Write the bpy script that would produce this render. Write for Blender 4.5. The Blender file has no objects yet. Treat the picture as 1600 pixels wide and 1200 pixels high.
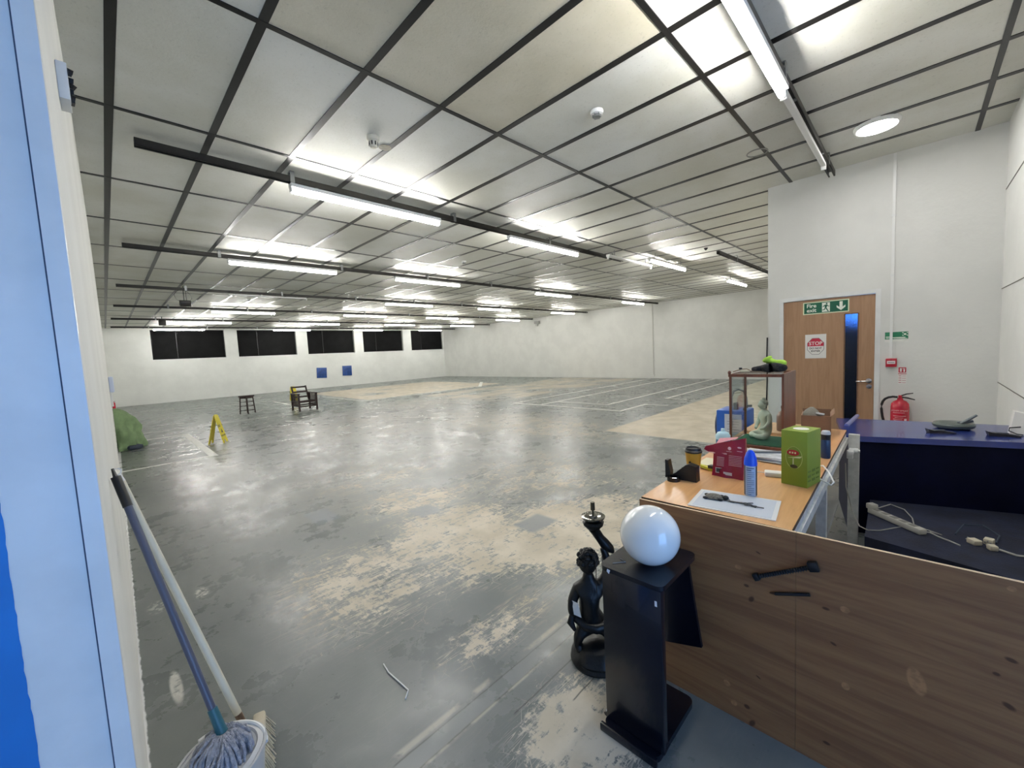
import bpy, bmesh, math, random
from mathutils import Vector, Matrix, Euler
random.seed(7)
PI = math.pi
scn = bpy.context.scene
COL = scn.collection

# ------------------------------------------------------------------ camera
CZ = 1.53
H = 3.423
cd = bpy.data.cameras.new('camera'); cam = bpy.data.objects.new('camera', cd); COL.objects.link(cam)
cd.sensor_fit = 'HORIZONTAL'; cd.sensor_width = 36.0; cd.lens = 632.19 / 1600 * 36.0
cd.clip_start = 0.02; cd.clip_end = 200
CAMROWS = ((0.703083, -0.709320, -0.050403), (-0.091299, -0.019749, -0.995628), (0.705223, 0.704610, -0.078645))
right, down, fwd = (Vector(v) for v in CAMROWS)
cam.matrix_world = Matrix(((right.x, -down.x, -fwd.x, 0), (right.y, -down.y, -fwd.y, 0),
                           (right.z, -down.z, -fwd.z, CZ), (0, 0, 0, 1)))
scn.camera = cam

# ------------------------------------------------------------------ view, sky, daylight
scn.view_settings.view_transform = 'Standard'
scn.view_settings.look = 'None'
scn.view_settings.gamma = 1.0
scn.view_settings.use_curve_mapping = False
scn.view_settings.exposure = 0.0
TUBE_STRENGTH = 102.0
SKY_STRENGTH = 5.6
w = bpy.data.worlds.new('sky'); scn.world = w; w.use_nodes = True
wb = w.node_tree.nodes['Background']
wb.inputs['Color'].default_value = (0.25, 0.50, 1.0, 1); wb.inputs['Strength'].default_value = SKY_STRENGTH
# daylight comes in through the entrance doorway in the front wall, behind the camera
pl = bpy.data.lights.new('entrance_daylight', 'AREA'); pl.shape = 'RECTANGLE'; pl.size = 1.9; pl.size_y = 2.3
try: pl.cycles.is_portal = True
except Exception: pass
plo = bpy.data.objects.new('entrance_daylight', pl); COL.objects.link(plo)
plo.location = (0.35, -2.66, 1.15); plo.rotation_euler = (PI / 2, 0, 0)

# ------------------------------------------------------------------ materials
def srgb(r, g, b):
    f = lambda c: (c / 255 / 12.92) if c / 255 <= 0.04045 else ((c / 255 + 0.055) / 1.055) ** 2.4
    return (f(r), f(g), f(b), 1.0)

class NT:
    def __init__(s, m):
        s.t = m.node_tree; s.n = s.t.nodes; s.l = s.t.links
        s.co = s.n.new('ShaderNodeTexCoord').outputs['Object']
    def node(s, typ, **kw):
        nd = s.n.new(typ)
        for k, v in kw.items(): setattr(nd, k, v)
        return nd
    def put(s, sock, v):
        if isinstance(v, (int, float)): sock.default_value = v
        elif isinstance(v, (tuple, list)): sock.default_value = v
        else: s.l.new(v, sock)
    def math(s, op, a, b=0.0, c=None, clamp=False):
        nd = s.node('ShaderNodeMath', operation=op, use_clamp=clamp)
        s.put(nd.inputs[0], a); s.put(nd.inputs[1], b)
        if c is not None: s.put(nd.inputs[2], c)
        return nd.outputs[0]
    def mapping(s, scale=(1, 1, 1), rot=(0, 0, 0), loc=(0, 0, 0), vec=None):
        nd = s.node('ShaderNodeMapping'); s.l.new(vec or s.co, nd.inputs['Vector'])
        nd.inputs['Scale'].default_value = scale; nd.inputs['Rotation'].default_value = rot; nd.inputs['Location'].default_value = loc
        return nd.outputs[0]
    def noise(s, scale, detail=4, rough=0.55, vec=None, dist=0.0):
        nd = s.node('ShaderNodeTexNoise'); s.l.new(vec or s.co, nd.inputs['Vector'])
        nd.inputs['Scale'].default_value = scale; nd.inputs['Detail'].default_value = detail
        nd.inputs['Roughness'].default_value = rough; nd.inputs['Distortion'].default_value = dist
        return nd.outputs['Fac']
    def ramp(s, v, a, b, lo=0.0, hi=1.0):
        nd = s.node('ShaderNodeMapRange', interpolation_type='SMOOTHSTEP')
        s.put(nd.inputs['Value'], v)
        for i, x in enumerate((a, b, lo, hi)): nd.inputs[i + 1].default_value = x
        return nd.outputs[0]
    def mix(s, f, a, b):
        nd = s.node('ShaderNodeMix', data_type='RGBA')
        s.put(nd.inputs['Factor'], f); s.put(nd.inputs['A'], a); s.put(nd.inputs['B'], b)
        return nd.outputs['Result']
    def mixc(s, f, a, b):
        nd = s.node('ShaderNodeMix', data_type='RGBA')
        s.put(nd.inputs[0], f); s.put(nd.inputs[6], a); s.put(nd.inputs[7], b)
        return nd.outputs[2]
    def bump(s, h, strength=0.2, dist=0.01):
        nd = s.node('ShaderNodeBump'); s.l.new(h, nd.inputs['Height'])
        nd.inputs['Strength'].default_value = strength; nd.inputs['Distance'].default_value = dist
        return nd.outputs[0]
    def ellipse(s, cx, cy, rx, ry, inner=0.5, outer=1.1, axes='XY', rot=0.0):
        sep = s.node('ShaderNodeSeparateXYZ'); s.l.new(s.co, sep.inputs[0])
        x = s.math('SUBTRACT', sep.outputs[axes[0]], cx); y = s.math('SUBTRACT', sep.outputs[axes[1]], cy)
        if rot:
            c, q = math.cos(rot), math.sin(rot)
            x, y = s.math('ADD', s.math('MULTIPLY', x, c), s.math('MULTIPLY', y, q)), s.math('SUBTRACT', s.math('MULTIPLY', y, c), s.math('MULTIPLY', x, q))
        x = s.math('DIVIDE', x, rx); y = s.math('DIVIDE', y, ry)
        d = s.math('SQRT', s.math('ADD', s.math('MULTIPLY', x, x), s.math('MULTIPLY', y, y)))
        return s.ramp(d, inner, outer, 1.0, 0.0)

MATS = {}
def mat(name, col=(0.5, 0.5, 0.5, 1), rough=0.5, metal=0.0, var=0.0, vscale=6.0, bump=0.0, bscale=40.0, spec=0.5, emit=None, estr=0.0, coat=0.0, trans=0.0):
    if name in MATS: return MATS[name]
    m = bpy.data.materials.new(name); m.use_nodes = True; MATS[name] = m
    t = NT(m); b = t.n['Principled BSDF']
    b.inputs['Roughness'].default_value = rough; b.inputs['Metallic'].default_value = metal
    b.inputs['Specular IOR Level'].default_value = spec; b.inputs['Coat Weight'].default_value = coat
    b.inputs['Transmission Weight'].default_value = trans
    if var > 0:
        lo = tuple(c * (1 - var) for c in col[:3]) + (1,); hi = tuple(min(1, c * (1 + var)) for c in col[:3]) + (1,)
        t.l.new(t.mixc(t.ramp(t.noise(vscale, 5), 0.3, 0.7), lo, hi), b.inputs['Base Color'])
    else: b.inputs['Base Color'].default_value = col
    if bump > 0: t.l.new(t.bump(t.noise(bscale, 5), bump, 0.01), b.inputs['Normal'])
    if emit: b.inputs['Emission Color'].default_value = emit; b.inputs['Emission Strength'].default_value = estr
    m['nt'] = 1
    return m
def principled(m): return m.node_tree.nodes['Principled BSDF']

def wood(name, base, dark, scale=1.0, axis=(1, 12, 12), rough=0.5, spots=(), spot_axes='YZ', pale=()):
    if name in MATS: return MATS[name]
    m = mat(name, base, rough); t = NT(m); b = principled(m)
    v = t.mapping(scale=tuple(a * scale for a in axis))
    n = t.noise(2.2, 7, 0.6, vec=v, dist=0.8); n2 = t.noise(9, 4, 0.6, vec=v)
    f = t.math('ADD', t.math('MULTIPLY', n, 0.75), t.math('MULTIPLY', n2, 0.25))
    c = t.mixc(t.ramp(f, 0.36, 0.64), dark, base)
    dk = (dark[0] * .30, dark[1] * .22, dark[2] * .16, 1)
    for (a, z, ra, rz, ro) in spots:
        c = t.mixc(t.math('MULTIPLY', t.ellipse(a, z, ra, rz, 0.45, 1.0, spot_axes, ro), 0.85), c, dk)
    pl_ = tuple(min(1, x * 1.7) for x in base[:3]) + (1,)
    for (a, z, ra, rz, ro) in pale:
        c = t.mixc(t.math('MULTIPLY', t.ellipse(a, z, ra, rz, 0.8, 1.05, spot_axes, ro), t.ramp(t.noise(60, 4), 0.35, 0.6, 0.2, 0.6)), c, pl_)
    t.l.new(c, b.inputs['Base Color'])
    t.l.new(t.bump(f, 0.08, 0.01), b.inputs['Normal'])
    return m

def M_wall(name, col, course=False):
    m = mat(name, col, 0.75); t = NT(m); b = principled(m)
    n = t.noise(1.3, 6, 0.6); n2 = t.noise(28, 5, 0.6)
    lo = tuple(c * 0.93 for c in col[:3]) + (1,)
    c = t.mixc(t.ramp(n, 0.35, 0.65), lo, col)
    c = t.mixc(t.math('MULTIPLY', t.ramp(t.noise(4.0, 8, 0.7), 0.68, 0.76), 0.16), c, srgb(150, 145, 135))
    t.l.new(c, b.inputs['Base Color'])
    h = n2
    if course:
        sep = t.node('ShaderNodeSeparateXYZ'); t.l.new(t.co, sep.inputs[0])
        fr = t.math('FRACT', t.math('DIVIDE', sep.outputs['Z'], 0.225))
        g = t.ramp(t.math('ABSOLUTE', t.math('SUBTRACT', fr, 0.5)), 0.45, 0.5, 1.0, 0.0)
        h = t.math('ADD', t.math('MULTIPLY', n2, 0.4), g)
    t.l.new(t.bump(h, 0.25, 0.008), b.inputs['Normal'])
    return m
MAT_WALL = M_wall('white_wall_paint', srgb(229, 229, 225))
MAT_BLOCK = M_wall('painted_blockwork', srgb(229, 230, 226), True)
MAT_WHITE = mat('white_gloss_paint', srgb(226, 227, 226), 0.35, var=0.05, bump=0.06, bscale=20)

def M_floor():
    m = mat('worn_painted_floor', (0.1, 0.1, 0.1, 1), 0.3); t = NT(m); b = principled(m)
    paint_a, paint_b = srgb(106, 112, 112), srgb(128, 132, 129)
    tan_a, tan_b = srgb(212, 202, 184), srgb(188, 178, 158)
    big = t.noise(0.8, 6, 0.6)
    c = t.mixc(t.ramp(big, 0.35, 0.65), paint_a, paint_b)
    sep = t.node('ShaderNodeSeparateXYZ'); t.l.new(t.co, sep.inputs[0]); X, Y = sep.outputs['X'], sep.outputs['Y']
    # greener paint in the far bays and along the left side
    far = t.ramp(Y, 11.5, 12.2)
    c = t.mixc(t.math('MULTIPLY', far, 0.6), c, srgb(112, 122, 116))
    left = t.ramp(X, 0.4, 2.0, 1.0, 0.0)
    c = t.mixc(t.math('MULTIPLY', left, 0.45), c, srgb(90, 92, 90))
    # where the paint has worn through to the screed
    R = [(2.05, 2.7, 0.85, 0.9, 0.4, 1.25, .93), (2.75, 2.05, 1.1, 0.7, 0.4, 1.25, 1.0), (2.2, 3.75, 0.75, 0.75, 0.3, 1.15, .75),
         (1.25, 0.92, 0.42, 0.30, 0.4, 1.15, 1.0), (3.6, 3.2, 1.6, 1.6, 0.2, 1.2, .55), (1.45, 1.62, 0.5, 0.18, 0.3, 1.3, .62), (6.2, 6.4, 1.6, 4.2, 0.2, 1.1, .75),
         (1.15, 2.7, 0.65, 0.8, 0.3, 1.25, .72), (4.4, 9.5, 2.6, 3.6, 0.1, 1.2, .5), (2.4, 5.0, 1.5, 1.2, 0.1, 1.2, .5), (7.2, 11.5, 2.4, 2.4, 0.2, 1.1, .75)]
    reg = 0.0
    for (cx, cy, rx, ry, i, o, s_) in R:
        e = t.math('MULTIPLY', t.ellipse(cx, cy, rx, ry, i, o), s_)
        reg = e if isinstance(reg, float) else t.math('MAXIMUM', reg, e)
    n_mid = t.noise(2.6, 10, 0.72); n_a = t.noise(1.0, 8, 0.75, vec=t.mapping(scale=(9, 26, 1), rot=(0, 0, 0.45))); n_b = t.noise(1.0, 8, 0.75, vec=t.mapping(scale=(30, 10, 1), rot=(0, 0, 0.2)))
    n_fine = t.math('ADD', t.math('MULTIPLY', n_a, 0.6), t.math('MULTIPLY', n_b, 0.4))
    wear = t.math('ADD', t.math('ADD', t.math('MULTIPLY', n_mid, 0.36), t.math('MULTIPLY', n_fine, 0.64)), t.math('MULTIPLY', t.math('SUBTRACT', reg, 0.66), 0.155))
    mask = t.math('MULTIPLY', t.ramp(wear, 0.485, 0.535), t.ramp(Y, 3.5, 7.5, 1.0, 0.3))
    # scratches: thin ridges in three directions
    sc = 0.0
    for k, (ang, s1, s2, th) in enumerate(((0.5, 1.4, 26, 0.02), (1.25, 1.1, 22, 0.018), (-0.45, 1.6, 30, 0.02), (2.2, 1.2, 24, 0.016))):
        v = t.mapping(scale=(s1, s2, 1), rot=(0, 0, ang), loc=(k * 3.1, k * 7.7, 0))
        nn = t.noise(1.0, 2, 0.4, vec=v, dist=0.15)
        r_ = t.ramp(t.math('ABSOLUTE', t.math('SUBTRACT', nn, 0.5)), 0.0, th, 1.0, 0.0)
        gate = t.ramp(t.noise(1.7 + k * .3, 3, 0.6, vec=t.mapping(loc=(k * 11.0, k * 5.0, 0))), 0.50, 0.60)
        r_ = t.math('MULTIPLY', r_, gate)
        sc = r_ if isinstance(sc, float) else t.math('MAXIMUM', sc, r_)
    # short crossed scratches
    for k, (vs, th, ro) in enumerate(((4.2, 0.010, 0.3), (7.5, 0.012, 1.0), (12.0, 0.016, 0.0))):
        vn = t.node('ShaderNodeTexVoronoi', feature='DISTANCE_TO_EDGE'); vn.inputs['Scale'].default_value = vs
        t.l.new(t.mapping(scale=(1, 1.5, 1), rot=(0, 0, ro), loc=(k * 2.3, k * 4.1, 0)), vn.inputs['Vector'])
        ln = t.ramp(vn.outputs['Distance'], 0.0, th, 1.0, 0.0)
        ln = t.math('MULTIPLY', ln, t.ramp(t.noise(5 + 3 * k, 3, 0.6, vec=t.mapping(loc=(k * 5.0, 9.0, 0))), 0.50, 0.56))
        sc = t.math('MAXIMUM', sc, ln)
    sc = t.math('MULTIPLY', sc, t.ramp(reg, 0.02, 0.5, 0.05, 1.0))
    # squared bays that were never painted
    def box(x0, x1, y0, y1, soft=0.03):
        a = t.math('MULTIPLY', t.ramp(X, x0 - soft, x0 + soft), t.ramp(X, x1 - soft, x1 + soft, 1.0, 0.0))
        b_ = t.math('MULTIPLY', t.ramp(Y, y0 - soft, y0 + soft), t.ramp(Y, y1 - soft, y1 + soft, 1.0, 0.0))
        return t.math('MULTIPLY', a, b_)
    bare = box(6.38, 17.6, 1.3, 4.02)
    bare = t.math('MAXIMUM', bare, t.math('MULTIPLY', box(6.9, 13.9, 14.6, 21.0, 0.06), t.ramp(t.noise(0.5, 5), 0.3, 0.5)))
    bare = t.math('MAXIMUM', bare, t.math('MULTIPLY', box(8.6, 17.6, 9.3, 13.6, 0.25), t.ramp(t.noise(0.7, 6), 0.38, 0.58, 0, .8)))
    mask = t.math('MAXIMUM', mask, bare)
    # screeded repair strip in front of the counter and construction joints
    strip = t.math('MULTIPLY', t.ramp(X, 0.62, 0.64), t.math('MULTIPLY', t.ramp(Y, 1.27, 1.285), t.ramp(Y, 1.355, 1.37, 1.0, 0.0)))
    strip = t.math('MULTIPLY', strip, t.ramp(X, 1.7, 1.72, 1.0, 0.0))
    keep = t.math('SUBTRACT', 1.0, strip)
    mask = t.math('MULTIPLY', t.math('MAXIMUM', mask, t.math('MULTIPLY', sc, 0.8)), keep)
    tan = t.mixc(t.ramp(t.noise(3.1, 6), 0.35, 0.65), tan_a, tan_b)
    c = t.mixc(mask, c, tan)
    c = t.mixc(strip, c, srgb(122, 126, 124))
    for (ye, xa, xb) in ((1.281, .62, 1.72), (1.359, .62, 1.72), (1.175, 1.08, 1.7), (1.03, 1.3, 1.7)):
        dl = t.math('MULTIPLY', t.ramp(t.math('ABSOLUTE', t.math('SUBTRACT', t.math('ADD', Y, t.math('MULTIPLY', t.math('SUBTRACT', t.noise(6, 3), .5), .012)), ye)), 0.0, 0.006, 0.85, 0.0), t.math('MULTIPLY', t.ramp(X, xa, xa + .02), t.ramp(X, xb, xb + .02, 1.0, 0.0)))
        c = t.mixc(dl, c, srgb(58, 58, 56))
    edge = t.math('MAXIMUM', t.ramp(t.math('ABSOLUTE', t.math('SUBTRACT', Y, 1.275)), 0.0, 0.012, 1, 0), t.ramp(t.math('ABSOLUTE', t.math('SUBTRACT', Y, 1.385)), 0.005, 0.022, 1, 0))
    edge = t.math('MULTIPLY', edge, t.math('MULTIPLY', t.ramp(X, 0.62, 0.66), t.ramp(X, 1.85, 1.9, 1, 0)))
    c = t.mixc(t.math('MULTIPLY', edge, t.ramp(t.noise(9, 4), 0.4, 0.58, 0, .85)), c, srgb(184, 179, 164))
    for (ax, v0, wd, dk) in ((X, 5.5, 0.02, .5), (X, 3.46, 0.018, .4), (Y, 6.08, 0.02, .4), (X, 6.3, .016, .4)):
        j = t.ramp(t.math('ABSOLUTE', t.math('SUBTRACT', t.math('ADD', ax, t.math('MULTIPLY', t.noise(.8, 4), 0.08)), v0 + .04)), 0.0, wd, dk, 0.0)
        c = t.mixc(j, c, srgb(78, 76, 70))
    # replaced slabs of smoother blue-grey paint and paint splashes
    slab = t.math('MAXIMUM', box(2.0, 2.24, 3.3, 3.56), t.math('MAXIMUM', box(2.42, 2.75, 2.25, 2.5), box(1.28, 1.5, 3.95, 4.35)))
    c = t.mixc(t.math('MULTIPLY', slab, 0.8), c, srgb(120, 128, 134))
    spl = t.math('MULTIPLY', t.ellipse(0.105, 2.5, 0.028, 0.17, 0.6, 1.0), t.ramp(t.noise(22, 4), 0.3, 0.5))
    spl = t.math('MAXIMUM', spl, t.math('MULTIPLY', t.ellipse(0.33, 3.42, 0.05, 0.10, 0.5, 1.0), t.ramp(t.noise(40, 3), 0.45, 0.55)))
    spl = t.math('MAXIMUM', spl, t.math('MULTIPLY', t.ellipse(0.1, 3.45, 0.06, 0.12, 0.4, 1.0), t.ramp(t.noise(30, 3), 0.48, 0.56, 0, .6)))
    c = t.mixc(spl, c, srgb(200, 198, 190))
    # wall paint slopped along the foot of the left wall
    slop = t.math('SUBTRACT', t.math('ADD', t.math('MULTIPLY', t.math('SUBTRACT', Y, 2.0), 0.0105), t.math('ADD', -0.026, t.math('MULTIPLY', t.noise(16, 5), 0.022))), X)
    c = t.mixc(t.ramp(slop, -0.003, 0.003), c, srgb(222, 222, 222))
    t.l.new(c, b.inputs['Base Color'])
    ro = t.math('ADD', t.math('MULTIPLY', t.ramp(t.noise(2.2, 8, 0.7), 0.3, 0.7), 0.18), 0.21)
    ro = t.math('ADD', ro, t.math('MULTIPLY', mask, 0.16))
    t.l.new(ro, b.inputs['Roughness'])
    hh = t.math('ADD', t.math('MULTIPLY', t.noise(7, 8, 0.65), 1.0), t.math('MULTIPLY', mask, -0.3))
    t.l.new(t.bump(hh, 0.22, 0.008), b.inputs['Normal'])
    return m
MAT_FLOOR = M_floor()
MAT_LINE = mat('white_line_paint', srgb(242, 242, 236), 0.5, var=0.12, vscale=14)

def M_tile(name, col):
    m = mat(name, col, 0.6); t = NT(m); b = principled(m)
    n = t.noise(0.9, 6, 0.6)
    lo = (col[0] * .86, col[1] * .85, col[2] * .80, 1)
    c = t.mixc(t.ramp(n, 0.35, 0.65), lo, col)
    sp = t.ramp(t.noise(42, 4, 0.75), 0.56, 0.70)
    c = t.mixc(t.math('MULTIPLY', sp, 0.30), c, (col[0] * .5, col[1] * .5, col[2] * .48, 1))
    t.l.new(c, b.inputs['Base Color'])
    t.l.new(t.bump(t.noise(45, 5, 0.65), 0.3, 0.006), b.inputs['Normal'])
    return m
MAT_TILE = M_tile('ceiling_tile', srgb(222, 222, 216))
MAT_TILE2 = M_tile('stained_ceiling_tile', srgb(214, 208, 190))
MAT_BAR = mat('black_ceiling_bar', srgb(16, 16, 18), 0.3, 0.0, bump=0.05, bscale=12, spec=.4)
MAT_TRACK = mat('dark_track_metal', srgb(46, 44, 41), 0.4, 0.4, var=0.15)
MAT_STEEL = mat('grey_steel', srgb(150, 152, 152), 0.35, 0.8)
MAT_TUBE = mat('lit_tube', (1, 1, 1, 1), 0.4, emit=(1.0, 0.985, 0.94, 1), estr=TUBE_STRENGTH)
MAT_TUBE_OFF = mat('unlit_tube', srgb(225, 225, 220), 0.3)
MAT_PLASTIC_W = mat('white_plastic', srgb(232, 232, 230), 0.35)
MAT_BLACK = mat('black_plastic', srgb(22, 22, 24), 0.35)
MAT_MATTE_BLACK = mat('matte_black', srgb(14, 14, 15), 0.7, var=0.3, vscale=3, spec=.15)

# ------------------------------------------------------------------ mesh helpers
class MB:
    def __init__(s): s.bm = bmesh.new(); s.mi = 0
    def _tag(s, geom):
        for f in geom: f.material_index = s.mi
    def box(s, c, size, rot=None, bevel=0.0, seg=2):
        mtx = Matrix.Translation(c) @ (rot.to_matrix().to_4x4() if isinstance(rot, Euler) else (rot.to_4x4() if rot is not None else Matrix.Identity(4))) @ Matrix.Diagonal((*size, 1))
        r = bmesh.ops.create_cube(s.bm, size=1.0, matrix=mtx)
        vs = r['verts']; fs = {f for v in vs for f in v.link_faces}
        s._tag(fs)
        if bevel > 0:
            es = list({e for v in vs for e in v.link_edges})
            bmesh.ops.bevel(s.bm, geom=es, offset=bevel, segments=seg, affect='EDGES', profile=0.5)
        return s
    def span(s, a, b, bevel=0.0):
        return s.box([(p + q) / 2 for p, q in zip(a, b)], [abs(q - p) for p, q in zip(a, b)], bevel=bevel)
    def tube(s, pts, r, seg=8, caps=True):
        pts = [Vector(p) for p in pts]
        rs = r if isinstance(r, (list, tuple)) else [r] * len(pts)
        rings = []; up = None
        for i, p in enumerate(pts):
            d = (pts[min(i + 1, len(pts) - 1)] - pts[max(i - 1, 0)]).normalized()
            if up is None:
                up = Vector((0, 0, 1)) if abs(d.z) < 0.9 else Vector((1, 0, 0))
            x = d.cross(up)
            if x.length < 1e-4: x = d.cross(Vector((0.3, 0.9, 0.2)))
            x.normalize(); y = d.cross(x).normalized(); up = -y if False else up
            rings.append([s.bm.verts.new(p + (x * math.cos(2 * PI * k / seg) + y * math.sin(2 * PI * k / seg)) * rs[i]) for k in range(seg)])
        fs = []
        for a, b in zip(rings, rings[1:]):
            for k in range(seg):
                fs.append(s.bm.faces.new((a[k], a[(k + 1) % seg], b[(k + 1) % seg], b[k])))
        if caps:
            fs.append(s.bm.faces.new(rings[0][::-1])); fs.append(s.bm.faces.new(rings[-1]))
        s._tag(fs); return s
    def lathe(s, prof, c=(0, 0, 0), seg=24, mtx=None, fn=None):
        c = Vector(c); rings = []; fs = []
        for (r, z) in prof:
            ring = []
            for k in range(seg):
                a = 2 * PI * k / seg; rr = r * (fn(a, z) if fn else 1)
                v = Vector((rr * math.cos(a), rr * math.sin(a), z))
                ring.append(s.bm.verts.new((mtx @ v if mtx else v) + c))
            rings.append(ring)
        for a, b in zip(rings, rings[1:]):
            for k in range(seg): fs.append(s.bm.faces.new((a[k], a[(k + 1) % seg], b[(k + 1) % seg], b[k])))
        if prof[0][0] > 1e-5: fs.append(s.bm.faces.new(rings[0][::-1]))
        if prof[-1][0] > 1e-5: fs.append(s.bm.faces.new(rings[-1]))
        s._tag(fs); return s
    def ball(s, c, r, seg=16, rings=10, rot=None):
        r = (r, r, r) if isinstance(r, (int, float)) else r
        mtx = Matrix.Translation(c) @ (rot.to_matrix().to_4x4() if rot else Matrix.Identity(4)) @ Matrix.Diagonal((*r, 1))
        g = bmesh.ops.create_uvsphere(s.bm, u_segments=seg, v_segments=rings, radius=1, matrix=mtx)
        s._tag({f for v in g['verts'] for f in v.link_faces}); return s
    def prism(s, poly, ext, mtx=None):
        """poly: 3D points of one face, ext: extrusion vector"""
        e = Vector(ext); P = [Vector(p) for p in poly]
        if mtx: P = [mtx @ p for p in P]
        a = [s.bm.verts.new(p) for p in P]; b = [s.bm.verts.new(p + e) for p in P]
        fs = [s.bm.faces.new(a[::-1]), s.bm.faces.new(b)]
        n = len(a)
        for i in range(n): fs.append(s.bm.faces.new((a[i], a[(i + 1) % n], b[(i + 1) % n], b[i])))
        s._tag(fs); return s
    def face(s, pts):
        f = s.bm.faces.new([s.bm.verts.new(p) for p in pts]); s._tag([f]); return s
    def grid(s, nu, nv, fn):
        V = [[s.bm.verts.new(fn(i / nu, j / nv)) for j in range(nv + 1)] for i in range(nu + 1)]
        s._tag([s.bm.faces.new((V[i][j], V[i + 1][j], V[i + 1][j + 1], V[i][j + 1])) for i in range(nu) for j in range(nv)]); return s
    def build(s, name, m, parent=None, loc=(0, 0, 0), smooth=35, fix=True):
        if fix: bmesh.ops.recalc_face_normals(s.bm, faces=s.bm.faces[:])
        me = bpy.data.meshes.new(name); s.bm.to_mesh(me); s.bm.free()
        for x in (m if isinstance(m, (list, tuple)) else [m]): me.materials.append(x)
        if smooth:
            me.shade_smooth()
            try: me.set_sharp_from_angle(angle=math.radians(smooth))
            except Exception: pass
        o = bpy.data.objects.new(name, me); COL.objects.link(o); o.location = loc
        if parent: o.parent = parent
        return o

def thing(name, label, cat, loc=(0, 0, 0), rz=0.0, group=None):
    o = bpy.data.objects.new(name, None); COL.objects.link(o); o.empty_display_size = 0.05
    o.location = loc; o.rotation_euler = (0, 0, rz); o['label'] = label; o['category'] = cat
    if group: o['group'] = group
    return o
def tag(o, label, cat, group=None, kind=None):
    o['label'] = label; o['category'] = cat
    if group: o['group'] = group
    if kind: o['kind'] = kind
    return o
def struct(o, label=None):
    o['kind'] = 'structure'
    if label: o['label'] = label
    return o
def copy_tree(o, parent=None):
    c = o.copy(); COL.objects.link(c)
    if parent: c.parent = parent
    for ch in list(o.children): copy_tree(ch, c)
    return c
def text_obj(name, s, size, m, parent, loc, rot, depth=0.0006, align='CENTER', sx=1.0, bold=0.0):
    cu = bpy.data.curves.new(name, 'FONT'); cu.body = s; cu.size = size; cu.align_x = align; cu.align_y = 'CENTER'; cu.extrude = depth; cu.offset = bold
    cu.resolution_u = 3
    tmp = bpy.data.objects.new(name + '_curve', cu); COL.objects.link(tmp)
    dg = bpy.context.evaluated_depsgraph_get()
    me = bpy.data.meshes.new_from_object(tmp.evaluated_get(dg)); bpy.data.objects.remove(tmp)
    me.materials.clear(); me.materials.append(m)
    o = bpy.data.objects.new(name, me); COL.objects.link(o); o.location = loc; o.rotation_euler = rot; o.scale = (sx, 1, 1)
    if parent: o.parent = parent
    return o
def skin_bm(verts, edges, radii, sub=2):
    me = bpy.data.meshes.new('skin'); me.from_pydata([Vector(v) for v in verts], edges, [])
    ob = bpy.data.objects.new('skin', me); COL.objects.link(ob)
    ob.modifiers.new('s', 'SKIN')
    for i, r in enumerate(radii):
        sv = me.skin_vertices[0].data[i]; sv.radius = r if isinstance(r, tuple) else (r, r); sv.use_root = (i == 0)
    md = ob.modifiers.new('d', 'SUBSURF'); md.levels = sub
    dg = bpy.context.evaluated_depsgraph_get()
    out = bpy.data.meshes.new_from_object(ob.evaluated_get(dg)); bpy.data.objects.remove(ob)
    b = MB(); b.bm.from_mesh(out); return b
TXT_X = (PI / 2, 0, -PI / 2)      # text that faces -X, reading towards -Y

# ------------------------------------------------------------------ the setting
XR, YW = 17.72, 24.6
def floor():
    b = MB(); b.face([(-1.8, -2.9, 0), (XR + .2, -2.9, 0), (XR + .2, YW + .3, 0), (-1.8, YW + .3, 0)])
    b.mi = 1; zz = [.0015]
    def line(x0, y0, x1, y1, wd=0.085):
        d = Vector((x1 - x0, y1 - y0, 0)); n = Vector((-d.y, d.x, 0)).normalized() * wd / 2; d.normalize(); e = d * wd / 2
        zz[0] += .0002; a, c = Vector((x0, y0, zz[0])) - e, Vector((x1, y1, zz[0])) + e
        b.face([a - n, c - n, c + n, a + n])
    for L in ((0.05, 8.58, 1.2, 8.63), (1.2, 8.6, 1.2, 12.03, .12), (0.25, 12.0, 1.16, 12.0), (0.4, 13.3, 4.66, 13.38, .05), (4.73, 18.4, 4.73, 16.5), (0.46, 20.35, 4.2, 20.3, .05),
              (6.62, 18.4, 6.62, 14.45, .06), (6.62, 14.42, 12.3, 14.42, .06), (12.3, 14.42, 14.2, 16.5, .16), (2.0, 19.2, 4.6, 19.1, .05),
              (8.54, 8.49, 17.4, 8.53), (8.54, 7.48, 17.2, 7.55), (9.35, 5.78, 17.6, 5.85), (9.35, 7.5, 9.35, 5.78), (8.54, 8.49, 8.54, 4.94), (8.54, 4.94, 9.8, 4.94), (9.8, 4.94, 9.8, 4.38),
              (11.07, 4.95, 11.07, 4.42), (11.07, 4.95, 17.0, 4.98), (17.1, 8.4, 17.1, 5.9, .05)):
        line(*L)
    struct(b.build('floor', [MAT_FLOOR, MAT_LINE], fix=False, smooth=0))
floor()

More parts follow.
